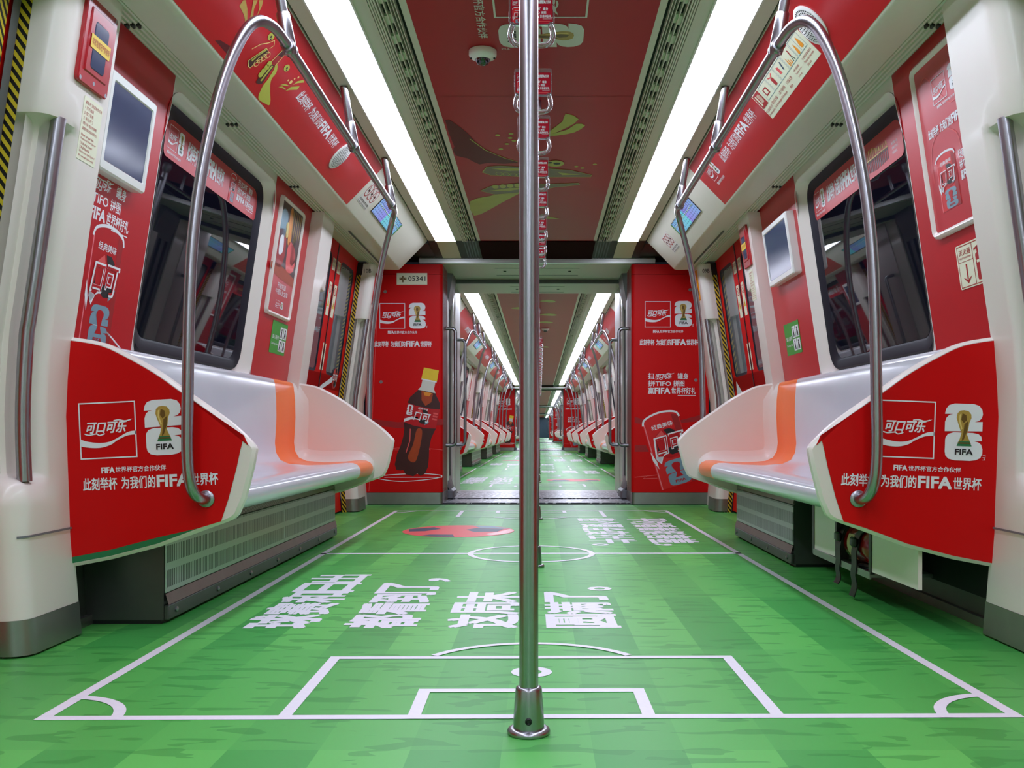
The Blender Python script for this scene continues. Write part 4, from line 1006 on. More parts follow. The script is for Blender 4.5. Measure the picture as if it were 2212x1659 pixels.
# ---------------------------------------------------------------- bench
YN, YF = 2.715, 5.335           # front of the near end panel, back of the far one
TOPC = [(1.41, .882), (1.349, .878), (1.26, .862), (1.19, .830), (1.123, .793), (1.075, .762), (1.027, .727), (.959, .680), (.890, .630), (.843, .588), (.817, .560)]
LOWC = [(.812, .548), (.822, .497), (.845, .405), (.866, .356), (.880, .343), (.90, .334), (.973, .308), (1.096, .262), (1.233, .226), (1.343, .205), (1.405, .197)]
TOPC = cr2(TOPC, 3, False)
PANEL = TOPC + LOWC
SEATP = [(1.415, .884, 0), (1.392, .882, 0), (1.380, .874, .1), (1.374, .855, .4), (1.368, .78, 1), (1.366, .68, 1), (1.370, .60, 1), (1.374, .54, 1), (1.368, .49, 1), (1.345, .452, 1), (1.30, .432, 1), (1.2, .424, 1),
         (1.08, .428, 1), (1.0, .437, .8), (.962, .436, .5), (.938, .426, .2), (.924, .408, 0), (.922, .388, 0), (.930, .366, 0), (.946, .352, 0), (.98, .348, 0), (1.10, .345, 0), (1.38, .34, 0)]
def seat_section(y):
    r = .075; d = min(y - (YN + .04), (YF - .04) - y)
    off = r - math.sqrt(max(0, r * r - (r - d) ** 2)) if d < r else 0.0
    out = []; n = len(SEATP)
    for i, (a, z, k_) in enumerate(SEATP):
        p, q = SEATP[max(0, i - 1)], SEATP[min(n - 1, i + 1)]
        t = Vector((q[0] - p[0], q[1] - p[1])).normalized(); nn = Vector((t.y, -t.x))      # towards the sitter
        if nn.x > 0.2: nn = -nn
        out.append((a + nn.x * off * k_ * .9, y, z + nn.y * off * k_ * .9 * (1 if nn.y > 0 else 0)))
    return out
def bench(s, label):
    t = thing('bench_seat', label, 'bench', (s * 1.15, 4.025, 0), 'moulded benches along the car walls')
    ys0 = [YN + .04, YN + .045, YN + .055, YN + .07, YN + .09, YN + .115, 3.2, 4.0, 4.88]; ys1 = [4.88, 5.1, 5.22, 5.245]; ys2 = [5.245, 5.255, 5.265, 5.275, 5.285, 5.29, 5.295]
    for ys, mm, nm in ((ys0, SHELL, 'seat_shell'), (ys1, ORANGE, 'orange_stripe'), (ys2, CREAM, 'shell_corner')):
        b_ = MB(s); b_.loft([seat_section(y) for y in ys], mm, closed=False); b_.build(nm, t, 50)
    for y0, nm in ((YN, 'near'), (YF - .04, 'far')):
        b_ = MB(s); b_.prism(PANEL, y0, y0 + .04, CREAM, .009); e = b_.build('end_panel', t, 40)
        yf = YN - .0015 if nm == 'near' else YF + .0015
        f_ = MB(s); o_ = inset(PANEL, .011)
        k_ = len(TOPC); film = o_[:k_ - 1] + [(.845, .590), (.856, .545), (.866, .497), (.890, .405), (.912, .338)] + o_[k_ + 6:]
        film = [(1.395, .86)] + [p for p in film if p[0] < 1.392] + [(1.395, .21)]
        b0 = [(a, z + .018 if z < .34 and a > 1.03 else z) for a, z in film]
        if s > 0: b0 = [(1.395, .86)] + [p for p in film if p[0] < 1.392] + [(1.372, .207), (1.378, .40), (1.395, .52)]
        f_.add([(a, yf, z) for a, z in film], [tuple(range(len(film)))], GREEND); f_.add([(a, yf + (-.0006 if nm == 'near' else .0006), z) for a, z in b0], [tuple(range(len(b0)))], RED)
        fo = f_.build('end_film', e, 0); fo['label'] = 'red film on the panel face'
        q = MB()
        if nm == 'near':
            fr0 = Fr((0, yf - .0008, 0), (1, 0, 0), (0, 0, 1)); n = .0008
            X = lambda x, y: (.022 + (x - 1166) * .0013575, .6 + (933 - y) * .0013575)
            if s < 0:
                c = X(285, 960); fr = fr0.rot(2.7, *c); L = lambda x, y: (X(x, y)[0] - c[0], X(x, y)[1] - c[1])
                square_logo(q, fr, *L(174, 988), *L(297, 866)); emblem(q, fr, *L(315, 986), *L(395, 866)); partner(q, fr, *L(218, 1019), *L(357, 1007)); slogan(q, fr, *L(177, 1055), *L(468, 1029))
            else:
                c = X(1975, 950); fr = fr0.rot(-2.2, *c); L = lambda x, y: (X(x, y)[0] - c[0], X(x, y)[1] - c[1])
                square_logo(q, fr, *L(1895, 990), *L(2018, 866)); emblem(q, fr, *L(2038, 991), *L(2120, 868)); partner(q, fr, *L(1932, 1017), *L(2077, 1006)); slogan(q, fr, *L(1820, 1054), *L(2122, 1028))
            oo = q.build('end_lettering', e, 0); oo['label'] = 'white square logo, trophy emblem and slogan'
    return t
def heater(s, y0, y1, label, split):
    t = thing('under_seat_heater', label, 'heater', (s * 1.25, (y0 + y1) / 2, 0), 'steel heater boxes under the benches')
    A_ = 1.148
    b_ = MB(s); b_.box(A_ + .004, 1.40, y0, y1, .012, .345, STEELB); b_.box(A_ + .012, 1.39, y0 + .004, y1, 0, .012, BLACK); b_.build('heater_casing', t, 0)
    cuts = [y0, y0 + (y1 - y0) * .56, y1] if split else [y0, y1]
    for i, (a, c) in enumerate(zip(cuts, cuts[1:])):
        b_ = MB(s); b_.box(A_ - .002, A_ + .004, a + .004, c - .004, .095, .275, PERF, .002); b_.build('heater_grille', t, 0)
        b_ = MB(s); b_.add([(A_ - .002, a + .004, .278), (A_ - .002, c - .004, .278), (A_ + .018, c - .004, .343), (A_ + .018, a + .004, .343)], [(0, 1, 2, 3)], PERF if (i == 0 and split) else STEELD)
        u_ = b_.build('top_strip', t, 0)
        for j in range(2 if i == 0 else 3):
            yy = a + (c - a) * ((j + 1) / 2.3 if i == 0 else (.08 + .43 * j)); k_ = MB(s)
            k_.lathe([(.013, 0), (.013, -.006), (.009, -.009), (.006, -.006)], (A_ + .008, yy, .312), STEEL, 14, 'x'); k_.build('screw', u_, 40)
    b_ = MB(s); b_.add([(A_ - .002, y0, .094), (A_ - .002, y1, .094), (A_ - .012, y1, .06), (A_ - .012, y0, .06)], [(0, 1, 2, 3)], STEELD); b_.box(A_ - .012, A_ + .004, y0, y1, .012, .058, STEELB, .003)
    l_ = b_.build('lower_rail', t, 0)
    nb = int((y1 - y0) / .36)
    for j in range(nb + 1):
        k_ = MB(s); k_.lathe([(.009, .0), (.009, -.004), (.003, -.007)], (A_ - .012, y0 + .06 + j * (y1 - y0 - .12) / max(1, nb), .036), STEEL, 12, 'x'); k_.build('screw', l_, 40)
    return t

# ---------------------------------------------------------------- overhead grab rail of a bay
def grab_rail(s, label):
    t = thing('overhead_grab_rail', label, 'grab rail', (s * .99, 4.025, 0), 'curved steel grab rails over the benches')
    R_ = .0165; d = -.022
    half = [(.955, 2.7115, .404), (.960, 2.690, .406), (.968, 2.660, .420), (.975, 2.640, .455), (.980, 2.632, .54), (.977, 2.628, .75), (.972, 2.628, .98), (.962, 2.632, 1.17), (.936, 2.642, 1.38), (.893, 2.665, 1.60), (.848, 2.70, 1.75), (.818, 2.755, 1.822), (.795, 2.84, 1.842), (.784, 2.95, 1.836)]
    far = [(a, 8.05 - y, z) for a, y, z in half[::-1]]
    b_ = MB(s); b_.tube(cr(half, 5) + cr(far, 5), R_, STEEL, 16); b_.build('rail_tube', t, 70)
    for yy in (2.7115, 5.3385):
        f_ = MB(s); sg = -1 if yy < 4 else 1
        f_.lathe([(.025, 0), (.025, sg * .003), (.022, sg * .005), (.017, sg * .006)], (.955, yy, .404), STEEL, 20, 'y'); f_.build('rail_flange', t, 50)
    for yy in (2.975, 4.01, 5.04):
        p_ = MB(s); top = (.812, yy - .07 if yy < 5 else yy - .07, 2.069); bot = (.784, yy, 1.836)
        p_.tube([top, bot], .0165, STEEL, 14); h_ = p_.build('hanger_post', t, 70)
        c_ = MB(s); dv = (Vector(top) - Vector(bot)).normalized(); bt = Vector(bot)
        c_.tube([bt - dv * .022, bt + dv * .0, bt + dv * .1, bt + dv * .105], [.02, .024, .0215, .018], STEEL, 16)
        c_.tube([(bt.x, yy - .03, bt.z), (bt.x, yy + .03, bt.z)], .0225, STEEL, 16); c_.build('post_clamp', h_, 50)
    return t

# ---------------------------------------------------------------- screens, posters and signs on the walls
def wall_screen(s, y0, y1, z0, z1, label):
    fr = wall_frame(s); u0, u1 = sorted((yu(s, y0), yu(s, y1))); v0, v1 = zv(z0), zv(z1)
    t = thing('wall_screen', label, 'screen', fr.p((u0 + u1) / 2, v0, 0), 'framed passenger screens')
    b_ = MB(); o_ = rr(u0, v0, u1, v1, .012, 5); i_ = rr(u0 + .026, v0 + .032, u1 - .026, v1 - .032, .004, 5)
    b_.loft([[fr.p(u, v, n) for u, v in o] for o, n in ((o_, 0), (o_, .038), (inset(o_, .006), .045), (inset(i_, -.004), .045), (i_, .040))], WHITEP); b_.build('screen_bezel', t, 40)
    b_ = MB(); b_.poly(fr, i_, SCREEN, .041); b_.build('screen_glass', t, 0)
    return t
def poster(s, y0, y1, z0, z1, label, kind):
    fr = wall_frame(s); u0, u1 = sorted((yu(s, y0), yu(s, y1))); v0, v1 = zv(z0), zv(z1); n = .012
    t = thing('poster_frame', label, 'poster', fr.p((u0 + u1) / 2, v0, 0), 'framed adverts on the walls')
    o_ = rr(u0, v0, u1, v1, .03, 6); i_ = rr(u0 + .022, v0 + .022, u1 - .022, v1 - .022, .012, 6)
    b_ = MB(); b_.loft([[fr.p(u, v, k_) for u, v in o] for o, k_ in ((o_, 0), (inset(o_, .002), .014), (inset(o_, .010), .02), (inset(i_, -.006), .018), (i_, .008))], CREAM); b_.build('poster_border', t, 50)
    q = MB(); q.poly(fr, i_, CARDP, .009); U = lambda x: u0 + .022 + x * (u1 - u0 - .044); V = lambda y: v1 - .022 - y * (v1 - v0 - .044)
    Q = lambda pts: [(U(x), V(y)) for x, y in pts]
    if kind == 'photo':
        q.poly(fr, Q([(0.0, 0.0), (1, 0), (1, .66), (0, .60)]), BROWN, .0096)
        for pts, mm in (([(.05, .12), (.2, .06), (.34, .12), (.3, .3), (.1, .36)], GREYB), ([(.0, .3), (.3, .24), (.42, .42), (.3, .58), (0, .56)], REDD), ([(.4, .05), (.52, .02), (.6, .3), (.46, .34)], AMBER), ([(.62, .1), (.95, .05), (.98, .4), (.7, .5)], BROWN),
                        ([(.52, .32), (.86, .36), (.9, .55), (.55, .58)], REDL), ([(.12, .33), (.26, .3), (.3, .44), (.14, .48)], WHITE), ([(.3, .18), (.42, .16), (.44, .28), (.32, .3)], GOLD3), ([(.7, .25), (.8, .22), (.82, .34), (.72, .36)], GOLD1), ([(0, .56), (1, .62), (1, .7), (0, .66)], COLA)):
            q.poly(fr, Q(cr2(pts, 3)), mm, .0100 if mm is not WHITE else .0104)
        for i in range(5): q.poly(fr, Q([(.55 + .09 * i, .02), (.585 + .09 * i, .02), (.575 + .09 * i, .26), (.56 + .09 * i, .26)]), GOLD1, .0107)
        q.text(fr, '开启瓶盖', U(.30), V(.77), U(.68), V(.72), WHITE, .0106, .012); q.text(fr, '中国队全主宰', U(.24), V(.83), U(.8), V(.78), WHITE, .0106, .012)
        square_logo(q, fr, U(.32), V(.95), U(.50), V(.885), WHITE, .0106); emblem(q, fr, U(.55), V(.95), U(.67), V(.885), True, REDW, .0106, WHITE, False)
    else:
        square_logo(q, fr, U(.30), V(.27), U(.56), V(.12), WHITE, .0106); emblem(q, fr, U(.62), V(.26), U(.83), V(.11), True, REDW, .0106, WHITE, False); partner(q, fr, U(.36), V(.30), U(.8), V(.285), WHITE, .0106)
        slogan(q, fr, U(.12), V(.44), U(.95), V(.385), WHITE, .0106)
        can(q, fr, (lambda x, y: (U(.18 + x * .36), max(V(1.0), V(.56 + y * .17)))), .0100); offer(q, fr, U(.60), V(.78), U(.98), V(.60), WHITE, .0106)
        q.line(fr, cr2(Q([(.1, .7), (.14, .5), (.35, .43), (.62, .5), (.66, .66)]), 4, False), .003, REDL, .0104)
        q.line(fr, cr2(Q([(.05, .12), (.2, .07), (.4, .2), (.6, .32), (.9, .28)]), 4, False), .003, REDL, .0104)
    oo = q.build('poster_print', t, 0)
    g_ = MB(); g_.poly(fr, i_, ACRYLF, .0135); g_.build('poster_glazing', t, 0)
    return t
CARDP = mat('poster_red', C(196, 30, 44), .3, coat=.3, noise=.05)
ACRYLF = mat('poster_glazing', C(250, 250, 255), .03, ior=1.45, trans=0.0, alpha=.03, noise=0.0)
def courtesy(q, fr, u0, v0, u1, v1, n):
    wd, h_ = u1 - u0, v1 - v0
    for i in range(2):
        for j in range(2):
            a, b_ = u0 + wd * (.53 + .23 * i), v0 + h_ * (.10 + .40 * j); q.rect(fr, a, b_, a + wd * .20, b_ + h_ * .36, WHITE, n)
            cx, cy = a + wd * .10, b_ + h_ * .28; q.poly(fr, ell(cx, cy, wd * .03, h_ * .04, 10), BLK, n + .0004)
            q.poly(fr, [(cx - wd * .03, b_ + h_ * .24), (cx + wd * .02, b_ + h_ * .24), (cx + wd * (.06 if i else .03), b_ + h_ * .14), (cx + wd * .05, b_ + h_ * .03), (cx + wd * .01, b_ + h_ * .03), (cx, b_ + h_ * .12), (cx - wd * .03, b_ + h_ * .03), (cx - wd * .06, b_ + h_ * .03)], BLK, n + .0004)
    q.text(fr, '爱心座椅', u0 + wd * .08, v0 + h_ * .45, u0 + wd * .48, v0 + h_ * .58, WHITE, n, .01); q.text(fr, 'Courtesy Seat', u0 + wd * .06, v0 + h_ * .25, u0 + wd * .48, v0 + h_ * .34, WHITE, n)
def ext_sign(q, fr, u0, v0, u1, v1, n):
    wd, h_ = u1 - u0, v1 - v0; X = lambda x: u0 + x * wd; Y = lambda y: v1 - y * h_
    q.frame(fr, X(.03), Y(.97), X(.97), Y(.03), .0025, SIGNRED, n); q.rect(fr, X(.36), Y(.97), X(.37), Y(.03), SIGNRED, n); q.rect(fr, X(.03), Y(.40), X(.36), Y(.39), SIGNRED, n)
    q.text(fr, '灭火器', X(.07), Y(.25), X(.33), Y(.12), SIGNRED, n, .01); q.text(fr, 'FIRE EXTINGUISHER', X(.07), Y(.33), X(.33), Y(.29), SIGNRED, n)
    q.rect(fr, X(.185), Y(.8), X(.215), Y(.46), SIGNRED, n); q.poly(fr, [(X(.1), Y(.74)), (X(.2), Y(.9)), (X(.3), Y(.74)), (X(.2), Y(.82))], SIGNRED, n)
    q.poly(fr, rr(X(.42), Y(.9), X(.58), Y(.3), .008, 4), SIGNRED, n); q.rect(fr, X(.46), Y(.3), X(.54), Y(.16), SIGNRED, n); q.line(fr, [(X(.40), Y(.22)), (X(.5), Y(.16)), (X(.6), Y(.12))], .006, SIGNRED, n); q.rect(fr, X(.44), Y(.52), X(.56), Y(.46), IVORY, n + .0004)
    for i in range(4): q.poly(fr, cr2([(X(.66), Y(.14 + i * .2)), (X(.72), Y(.26 + i * .2)), (X(.92), Y(.28 + i * .2)), (X(.84), Y(.34 + i * .2)), (X(.70), Y(.31 + i * .2))], 3), SIGNRED, n)
def release_text(q, fr, u0, v0, u1, v1, n):
    wd, h_ = u1 - u0, v1 - v0
    small_lines(q, fr, u0 + wd * .08, v0 + h_ * .45, u1 - wd * .04, v1 - h_ * .05, ['紧急开门装置操作方法', '1. 打开盖板', '2. 拉下手柄', '3. 手动开门', '(警示语: 危险时使用', '滥用罚款或追究责任!)'], SIGNRED, n)
    small_lines(q, fr, u0 + wd * .08, v0 + h_ * .03, u1 - wd * .08, v0 + h_ * .43, ['How to use the', 'Emergency Door Opener', '1.Pull out cover', '2.Pull handle', '3.Push door open by hand', '(For emergency use only)'], SIGNRED, n)
def safety_print(q, fr, u0, v0, u1, v1, n):
    wd, h_ = u1 - u0, v1 - v0; X = lambda x: u0 + x * wd; Y = lambda y: v0 + y * h_; SQ = .155
    q.rect(fr, X(.01), Y(.42), X(.125), Y(.95), SIGNRED, n); q.rect(fr, X(.03), Y(.50), X(.05), Y(.86), IVORY, n + .0004); q.poly(fr, ell(X(.04), Y(.80), .006, .014, 8), IVORY, n + .0005)
    for i in range(4): q.line(fr, [(X(.062 + .012 * i), Y(.55)), (X(.07 + .012 * i), Y(.7)), (X(.062 + .012 * i), Y(.86))], .004, IVORY, n + .0004)
    for i in range(5):
        a = .15 + i * .165; q.frame(fr, X(a), Y(.45), X(a + SQ), Y(.95), .0018, GREYB, n)
        if i == 0: q.rect(fr, X(a + .03), Y(.56), X(a + .1), Y(.8), SIGNRED, n); q.rect(fr, X(a + .045), Y(.6), X(a + .085), Y(.76), IVORY, n + .0004)
        elif i == 1: q.poly(fr, rr(X(a + .05), Y(.52), X(a + .09), Y(.78), .006, 3), SIGNRED, n); q.line(fr, [(X(a + .03), Y(.86)), (X(a + .07), Y(.8)), (X(a + .11), Y(.88))], .006, REDL, n)
        elif i == 2: q.poly(fr, [(X(a + .03), Y(.6)), (X(a + .06), Y(.58)), (X(a + .06), Y(.8)), (X(a + .03), Y(.84))], REDL, n); q.line(fr, [(X(a + .1), Y(.6)), (X(a + .11), Y(.75)), (X(a + .12), Y(.84))], .01, NAVY, n)
        elif i == 3:
            for j in range(3): q.poly(fr, cr2([(X(a + .02 + j * .02), Y(.5)), (X(a + .035 + j * .02), Y(.52)), (X(a + .03 + j * .02), Y(.78 - .08 * j))], 3), ORSIGN, n)
            q.line(fr, [(X(a + .09), Y(.5)), (X(a + .105), Y(.68)), (X(a + .12), Y(.5))], .005, BLK, n); q.line(fr, [(X(a + .105), Y(.66)), (X(a + .11), Y(.84))], .008, SIGNRED, n)
        else:
            q.poly(fr, cr2([(X(a + .02), Y(.5)), (X(a + .05), Y(.52)), (X(a + .04), Y(.8))], 3), ORSIGN, n); q.poly(fr, cr2([(X(a + .09), Y(.55)), (X(a + .13), Y(.55)), (X(a + .11), Y(.86))], 3), ORSIGN, n); q.line(fr, [(X(a + .075), Y(.48)), (X(a + .075), Y(.92))], .002, GREYB, n)
    small_lines(q, fr, X(.01), Y(.06), X(.14), Y(.34), ['灭火器使用方法', 'Fire extinguisher'], SIGNRED, n)
    for i, t_ in enumerate((['1.取出灭火器', 'Take out the extinguisher'], ['2.拔下保险销', 'Pull the pin'], ['3.对准火源', 'Aim'], ['4.按下压把喷射', 'Squeeze the lever', 'and sweep'], ['注: 使用后请通知乘务员', 'Please tell the crew', 'after use'])):
        small_lines(q, fr, X(.15 + i * .165), Y(.06), X(.305 + i * .165), Y(.38), t_, SIGNRED, n)
def prohibit(q, fr, u0, v0, u1, v1, n):
    wd, h_ = u1 - u0, v1 - v0
    for i in range(3):
        cx, cy, r_ = u0 + wd * (.2 + .3 * i), v0 + h_ * .62, h_ * .28
        q.line(fr, ell(cx, cy, r_, n=24), .006, SIGNRED, n, True); q.line(fr, [(cx - r_ * .7, cy + r_ * .7), (cx + r_ * .7, cy - r_ * .7)], .005, SIGNRED, n + .0003)
        q.rect(fr, cx - r_ * .4, cy - r_ * .2, cx + r_ * .4, cy + r_ * .1, BLK, n + .0001); q.text(fr, ['禁止吸烟', '禁止饮食', '禁止摆卖'][i], cx - r_ * .8, v0 + h_ * .12, cx + r_ * .8, v0 + h_ * .22, BLK, n)
        q.text(fr, ['No smoking', 'No eating', 'No hawking'][i], cx - r_ * .8, v0 + h_ * .01, cx + r_ * .8, v0 + h_ * .08, BLK, n)
def route_display(s, o, label):
    fr = slant_frame(s); u0, u1 = sorted((yu(s, 5.54 + o), yu(s, 6.28 + o))); v0, v1 = SLANT * (1 - .70), SLANT * (1 - .31)
    t = thing('route_display', label, 'route map screen', fr.p((u0 + u1) / 2, v0, 0), 'lit route maps over the doors')
    b_ = MB(); b_.loft([[fr.p(u, v, n) for u, v in [(u0, v0), (u1, v0), (u1, v1), (u0, v1)]] for n in (0, .004)], BLACK, True, True); b_.build('display_housing', t, 0)
    b_ = MB(); b_.rect(fr, u0 + .006, v0 + .004, u1 - .006, v1 - .004, LCD, .0045); n = .005
    b_.rect(fr, u0 + .02, v0 + (v1 - v0) * .62, u1 - .03, v0 + (v1 - v0) * .66, GREENS, n)
    for i in range(18):
        uu = u0 + .03 + i * (u1 - u0 - .07) / 17; b_.poly(fr, ell(uu, v0 + (v1 - v0) * .64, .006, n=8), WHITE, n + .0003)
        b_.rect(fr, uu - .004, v0 + (v1 - v0) * .72, uu + .004, v0 + (v1 - v0) * .92, NAVY, n)
    b_.rect(fr, u1 - .028 if s < 0 else u0 + .008, v0 + .006, u1 - .008 if s < 0 else u0 + .028, v1 - .006, GREENS, n); b_.build('display_screen', t, 0)
    return t
def speaker(s, y, tt, label):
    fr = slant_frame(s); u, v = yu(s, y), SLANT * (1 - tt); t = thing('speaker_grille', label, 'speaker', fr.p(u, v, 0), 'round speaker grilles in the coves')
    b_ = MB(); b_.loft([[fr.p(a, c, n) for a, c in ell(u, v, r_, n=36)] for r_, n in ((.078, .001), (.078, .004), (.074, .006), (.001, .007))], WHITEP, True, True); b_.build('grille_plate', t, 40)
    b_ = MB()
    for rg in range(1, 7):
        for i in range(rg * 6): a = 2 * PI * i / (rg * 6); b_.poly(fr, ell(u + rg * .0105 * math.cos(a), v + rg * .0105 * math.sin(a), .0036, n=6), BLK, .0072)
    b_.build('grille_hole_pattern', t, 0)
    return t

# ---------------------------------------------------------------- poles, strap rail, straps, camera
def pole(y, label):
    X_ = 0.0; t = thing('floor_to_ceiling_pole', label, 'pole', (X_, y, 0), 'steel poles down the aisle')
    b_ = MB(); b_.lathe([(.019, .08), (.019, 2.07)], (X_, y, 0), STEEL, 36); b_.build('pole_tube', t, 40)
    b_ = MB(); b_.lathe([(.0205, .094), (.025, .092), (.0262, .088), (.0285, .06), (.0305, .03), (.0306, .006)], (X_, y, 0), STEEL, 36); sl_ = b_.build('pole_sleeve', t, 50)
    k_ = MB(); k_.lathe([(.007, 0), (.007, -.003), (.0045, -.004), (.003, -.002), (.0005, -.002)], (X_, y - .0302, .032), BLACK, 16, 'y'); k_.build('set_screw', sl_, 40)
    b_ = MB(); b_.lathe([(.0306, .012), (.036, .012), (.0415, .009), (.043, .005), (.042, .001)], (X_, y, 0), STEEL, 40); b_.build('pole_flange', t, 50)
    b_ = MB(); b_.lathe([(.019, 2.0), (.03, 2.03), (.03, 2.069)], (X_, y, 0), STEEL, 28); b_.build('ceiling_cup', t, 50)
    return t
def strap_bar(y0, y1, label):
    t = thing('strap_bar', label, 'strap rail', (0, (y0 + y1) / 2, 1.95), 'bars carrying the hand straps')
    b_ = MB(); b_.tube([(0, y0, 1.95), (0, y1, 1.95)], .0125, STEEL, 12); b_.build('bar_tube', t, 60); yy = y0 + .15
    while yy < y1: k_ = MB(); k_.tube([(0, yy, 1.95), (0, yy, 2.07)], .010, STEEL, 8); k_.build('bar_bracket', t, 60); yy += 1.5
    return t
def strap(y, label):
    t = thing('hand_strap', label, 'hand strap', (0, y, 1.95), 'clear hand straps with red advert cards')
    b_ = MB(); b_.loft([[(-.012, y - .016, z), (.012, y - .016, z), (.012, y + .016, z), (-.012, y + .016, z)] for z in (1.955, 1.785)], BLACK, True, True)
    b_.box(-.014, .014, y - .018, y + .018, 1.925, 1.97, STEELD, .004); b_.build('strap_band', t, 0)
    fr = Fr((0, y - .004, 0), (1, 0, 0), (0, 0, 1)); H_ = .062
    b_ = MB(); o_ = rr(-H_, 1.703, H_, 1.792, .008, 4); i_ = rr(-H_ + .004, 1.707, H_ - .004, 1.78, .004, 4)
    b_.loft([[(u, y + n, v) for u, v in q] for q, n in ((i_, -.0045), (o_, -.0045), (o_, .0045), (i_, .0045))], ACRYL); b_.build('card_holder', t, 0)
    b_ = MB(); b_.box(-H_ + .005, H_ - .005, y - .0022, y + .0022, 1.708, 1.779, CARD)
    fr = Fr((0, y - .0028, 0), (1, 0, 0), (0, 0, 1)); n = .0002
    square_logo(b_, fr, -.052, 1.757, -.036, 1.773, WHITE, n); emblem(b_, fr, -.033, 1.757, -.022, 1.773, False, CARD, n, WHITE, False)
    slogan(b_, fr, -.012, 1.762, .052, 1.771, WHITE, n); offer(b_, fr, -.008, 1.722, .054, 1.752, WHITE, n); b_.rect(fr, -.01, 1.713, .05, 1.7145, REDL, n)
    can(b_, fr, (lambda x, y_: (-.052 + x * .03, max(1.709, 1.752 - y_ * .025))), n); b_.build('advert_card', t, 0)
    b_ = MB(); pts = [(-.050, y, 1.709), (-.056, y, 1.695), (-.057, y, 1.672), (-.047, y, 1.655), (-.03, y, 1.6505), (0, y, 1.650), (.03, y, 1.6505), (.047, y, 1.655), (.057, y, 1.672), (.056, y, 1.695), (.050, y, 1.709)]
    b_.tube(cr(pts, 3), .0082, ACRYL, 12); b_.build('strap_handle', t, 70)
    return t
def dome_camera(x, y, label):
    t = thing('security_camera', label, 'camera', (x, y, 2.0675), 'white dome cameras on the ceiling')
    b_ = MB(); b_.lathe([(.054, 2.0675), (.054, 2.052), (.050, 2.045), (.030, 2.034), (.028, 2.036)], (x, y, 0), WHITEP, 36); b_.build('camera_housing', t, 50)
    b_ = MB(); b_.lathe([(.029, 2.038), (.027, 2.028), (.021, 2.019), (.012, 2.0145), (.0005, 2.013)], (x, y, 0), GLASS, 28); b_.build('camera_dome', t, 70)
    b_ = MB()
    for a in (-.045, .045): b_.lathe([(.004, 2.0405), (.004, 2.036), (.0005, 2.0355)], (x + a, y - .005, 0), BLK, 8)
    b_.build('housing_screw', t, 40)
    return t
# ================================================================ assembly of the nearest bay, then the far copies
near = {}                        # (what, side) -> object, reused for the bays beyond
def keep(k_, s, o): near[(k_, s)] = o; return o
ROOM = 'nearest bay'
for s in (-1, 1):
    sd = SIDE[s]
    keep('pillar', s, pillar(s, 2.44, .29, False, 'cream door pillar with a recessed rail, ' + sd))
    keep('pillar_bench', s, pillar(s, 5.28, .32, True, 'cream pillar between bench and far door, ' + sd))
    far_p = dup(near[('pillar', s)], 4.46, 'cream door pillar beside the end cabinet, ' + sd)
    keep('pillar_end', s, far_p)
    fr = Fr((0, 6.8985, 0), (1, 0, 0), (0, 0, 1)); q = MB()
    xm = s * (PF(1.78) + .042); q.text(fr, '10B' if s < 0 else '09B', xm - .027, 1.785, xm + .027, 1.815, BLK, .001, .0); q.build('pillar_number', far_p, 0)
    q = MB(); zz = [.315, .322]
    keep('rail', s, rail_in_niche(s, 2.505, 'bent steel rail in the nearest pillar niche, ' + sd))
    near[('rail_end', s)] = dup(near[('rail', s)], 4.46, 'bent steel rail in the pillar beside the end cabinet, ' + sd)
    keep('door', s, door(s, 6.25, 'red sliding door next to the end cabinet, ' + sd, True))
    dup(near[('door', s)], -4.45, 'red sliding door beside the camera, ' + sd)
    if True:
        g_ = MB(s); g_.loft([[(W(z) + .050, 2.35, z), (W(z) + .050, 2.392, z)] for z in (0.02, .3, .645, .84, 1.86)], HAZ, closed=False); g_.loft([[(W(z) + .045, 2.40, z), (W(z) + .045, 2.432, z)] for z in (0.02, .3, .645, .84, 1.86)], RUBG, closed=False)
        dr = [o for o in bpy.data.objects if o.name.startswith('door_1') and abs(o.location.y - 1.8) < .01 and o.location.x * s > 0][0]
        g_.build('hazard_strip', dr, 0)
    keep('window', s, window(s, 0.0, 'rounded dark window over the nearest bench, ' + sd))
    wall_film(s, 0.0, wall1[s], True)
    cove(s, 0.0, ceil1, True)
    keep('bench', s, bench(s, 'nearest white bench with orange stripe and red end panel, ' + sd))
    keep('grab_rail', s, grab_rail(s, 'curved overhead steel rail above the nearest bench, ' + sd))
keep('heater', -1, heater(-1, 2.89, 5.29, 'long slotted steel heater box under the bottle-side bench', True))
keep('heater', 1, heater(1, 4.11, 5.29, 'short steel heater box beyond the extinguisher under the can-side bench', False))
for s in (-1, 1):
    b_ = MB(s); b_.loft([[(W(z) - .010, 2.735, z), (W(z) - .010, 5.275, z)] for z in (0, .15, .3, .40)], STEELB, closed=False); b_.box(1.375, 1.395, 2.735, 5.275, 0, .03, STEELD)
    struct(b_.build('baseboard_left' if s < 0 else 'baseboard_right', smooth=0), 'dark steel lining of the wall foot under the bench')
